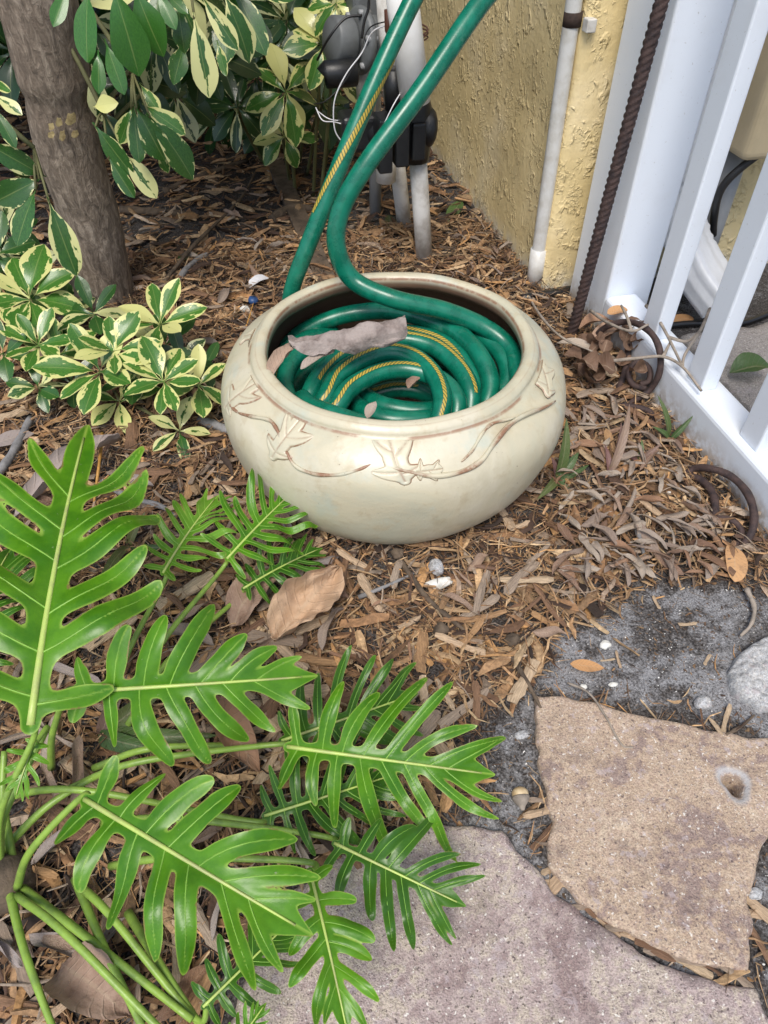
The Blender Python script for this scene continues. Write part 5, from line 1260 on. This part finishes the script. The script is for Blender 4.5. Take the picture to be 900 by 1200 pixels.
stick([(120, 508, .03), (116, 545, .05), (110, 590, .02)], .0026, M['orange_stem'], 'orange dry leaf stalk standing behind the split-leaf plant')
stick([(318, 258, .014), (345, 244, .018), (400, 250, .014)], .011, M['darkwood'], 'weathered piece of branch lying across the mulch behind the hose', 'branch', 'branch', None, 10, .3)
stick([(142, 246, .014), (180, 248, .016), (224, 252, .012)], .009, M['darkwood'], 'short dark branch lying beside the tree trunk', 'branch', 'branch', None, 10, .3)
stick([(192, 225, .014), (240, 205, .016), (290, 188, .014)], .008, M['darkwood'], 'long thin stick lying in the deep shade behind the tree', 'stick', 'stick', None, 8, .3)
stick([(170, 360, .014), (225, 290, .03), (280, 235, .02), (300, 200, .016)], .0042, M['darkwood'], 'dark slanting twig crossing the shaded mulch', 'twig', 'twig')
stick([(665, 800, .006), (690, 812, .013), (710, 840, .0135), (728, 872, .0132), (742, 876, .013)], .0013, M['twig'], 'fine curved brown stem lying on the tan flagstone', 'stem', 'stem', None, 6, .4)
stick([(875, 690, .012), (884, 712, .01), (880, 732, .008), (868, 745, .006)], .003, M['twig'], 'knobbly brown rootlet lying on the dark sand', 'root', 'root')
stick([(420, 700, .02), (450, 688, .024), (485, 672, .02)], .0028, M['root'], 'grey twig among the chips in front of the pot', 'twig')
stick([(468, 655, .018), (500, 700, .024), (540, 735, .02), (548, 742, .018)], .0036, M['darkwood'], 'dark bent twig crossing the chips in front of the pot', 'twig')
stick([(745, 615, .02), (752, 640, .024), (756, 655, .02)], .0034, M['root'], 'short dark grey twig in front of the leaf heap', 'twig')
stick([(600, 770, .016), (618, 800, .014), (634, 830, .01)], .0032, M['darkwood'], 'brown stick at the edge of the sand by the tan flagstone', 'twig')
stick([(850, 862, .010), (870, 850, .008), (884, 838, .007)], .002, M['darkwood'], 'little brown stick beside the tan flagstone edge', 'twig')
stick([(285, 393, .016), (292, 372, .03), (297, 355, .04)], .0014, M['orange_stem'], 'thin yellow stalk standing behind the left rim of the pot', 'stem')
a, b = P(316, 178, .012), P(384, 338, .012); d = (b - a); s = Vector((-d.y, d.x, 0)).normalized() * .018; V = []
bm = bmesh.new()
for i in range(13):
    t = i / 12; w = 1 + .12 * noise.noise(Vector((t * 6, 2, 0))); c = a + d * t
    for ss_, zz in ((-1, 0), (-1, .012), (1, .012), (1, 0)): V.append(c + s * ss_ * w + Vector((0, 0, zz + .002 * noise.noise(Vector((t * 5, ss_, zz * 90))))))
F = [(i * 4 + k, i * 4 + (k + 1) % 4, (i + 1) * 4 + (k + 1) % 4, (i + 1) * 4 + k) for i in range(12) for k in range(4)] + [(0, 1, 2, 3), (51, 50, 49, 48)]
bm.free(); tag(obj('old_board', mesh('old_board', V, F, False), M['darkwood']), 'weathered dark board half sunk in the mulch behind the hose', 'board')
def pebble(px, py, r_, mat, label, z=.004, cat='pebble', sq=(1, .8, .6), seed=0, group=None, name='pebble'):
    bm = bmesh.new(); bmesh.ops.create_icosphere(bm, subdivisions=3, radius=1); p = P(px, py, z)
    for v in bm.verts:
        k = 1 + .3 * noise.noise(v.co * 1.4 + Vector((seed, seed * 2, 0))); v.co = Vector((v.co.x * sq[0] * r_ * k, v.co.y * sq[1] * r_ * k, v.co.z * sq[2] * r_ * k)) + Vector((p.x, p.y, z + r_ * sq[2] * .6))
    m = bpy.data.meshes.new(name); bm.to_mesh(m); bm.free(); m.polygons.foreach_set('use_smooth', [True] * len(m.polygons))
    return tag(obj(name, m, mat), label, cat, group)
pebble(709, 757, .006, M['white'], 'small white shell fragment on the dark sand', seed=1)
pebble(683, 806, .004, M['white'], 'white pebble at the back edge of the tan flagstone', seed=2)
pebble(718, 803, .004, M['white'], 'white grain of shell beside the back edge of the tan flagstone', seed=5, sq=(1.2, .7, .5))
pebble(823, 826, .009, M['pebble'], 'round pale pebble behind the drilled hole of the tan flagstone', seed=3)
pebble(884, 1048, .006, M['pebble'], 'grey pebble in the gap beside the tan flagstone', seed=4)
pebble(612, 862, .006, M['pebble'], 'flat grey pebble in the sand gap left of the tan flagstone', seed=6, sq=(1.3, .7, .4))
pebble(280, 283, .006, M['white'], 'small pale pebble on the shaded mulch', .016, seed=7)
pebble(514, 686, .013, M['white'], 'lumpy cream shell lying on the chips in front of the pot', .016, 'shell', (1.3, .5, .45), 8, name='shell')
pebble(511, 668, .012, M['pebble'], 'speckled grey stone behind the cream shell', .016, 'pebble', (.7, .9, .7), 9)
pebble(466, 651, .007, M['darkwood'], 'round brown nut close to the foot of the pot', .018, 'nut', (1, 1, .9), 10, name='nut')
pebble(600, 752, .008, M['darkwood'], 'brown seed pod on the chips near the sand', .016, 'seed', (1, .8, .8), 11, name='seed_pod')
pebble(516, 741, .008, M['darkwood'], 'dark round nut among the chips', .016, 'nut', (1, 1, .9), 12, name='nut')
pebble(700, 348, .014, M['tan_stone'], 'smooth beige stone wedged at the foot of the white post', .012, 'pebble', (1.3, .8, .6), 21)
pebble(784, 578, .004, M['white'], 'tiny white grain against the fence rail', .012, seed=13)
pebble(287, 364, .008, M['litter_orange'] and M['white'], 'small cream block of wood behind the pot', .016, 'wood chip', (1, .7, .7), 14, name='wood_block')
# acorn-like seed on the sand
ac = thing('acorn', P(610, 935, .004), 'pale acorn with brown cap lying on the sand gap', 'acorn')
a0, a1 = P(608, 922, .012), P(612, 945, .010); d = a1 - a0
v, q = tube([a0 + d * t for t in (0, .08, .25, .45, .55)], [.001, .005, .0075, .0075, .0065], 12); obj('nut', mesh('nut', v, q), M['acorn'], ac)
v, q = tube([a0 + d * t for t in (.5, .6, .8, 1, 1.2)], [.008, .008, .006, .003, .0015], 12); obj('cap', mesh('cap', v, q), M['twig'], ac)
# paper scrap, bottle cap
m = blade(P(292, 337, .022), P(315, 326, .028), .022, .1, .2, .5, .02, 4, 6, 4, pw=(.2, .25)); tag(obj('paper_scrap', m, M['wire_w']), 'crumpled white paper scrap behind the pot', 'paper')
p = P(297, 354, .018); v, q = tube([p, p + Vector((0, 0, .004)), p + Vector((.001, 0, .008))], [.0085, .0085, .007], 16); tag(obj('bottle_cap', mesh('bottle_cap', v, q), M['blue']), 'blue plastic bottle cap behind the pot', 'bottle cap')
lieblade('fallen_leaf', (208, 305), (234, 298), .03, .016, M['litter_green'], 'fresh green fallen leaf beside the curved grey root', roll=.4, seed=31)
lieblade('fallen_leaf', (540, 235), (524, 262), .028, .016, M['litter_green'], 'green fallen leaf at the foot of the yellow wall', roll=.4, seed=32)
lieblade('fallen_leaf', (455, 252), (462, 272), .022, .016, M['litter_green'], 'green fallen leaf beside the white pipes', roll=.4, seed=33)
lieblade('dead_leaf', (668, 778), (708, 783), .014, .008, M['litter_orange'], 'small reddish leaf lying on the dark sand', seed=34)
lieblade('dead_leaf', (735, 600), (775, 650), .012, .03, M['litter_pale'], 'long pale twisted leaf strip across the chips', z1=.022, twist=1.5, wave=.03, seed=35)
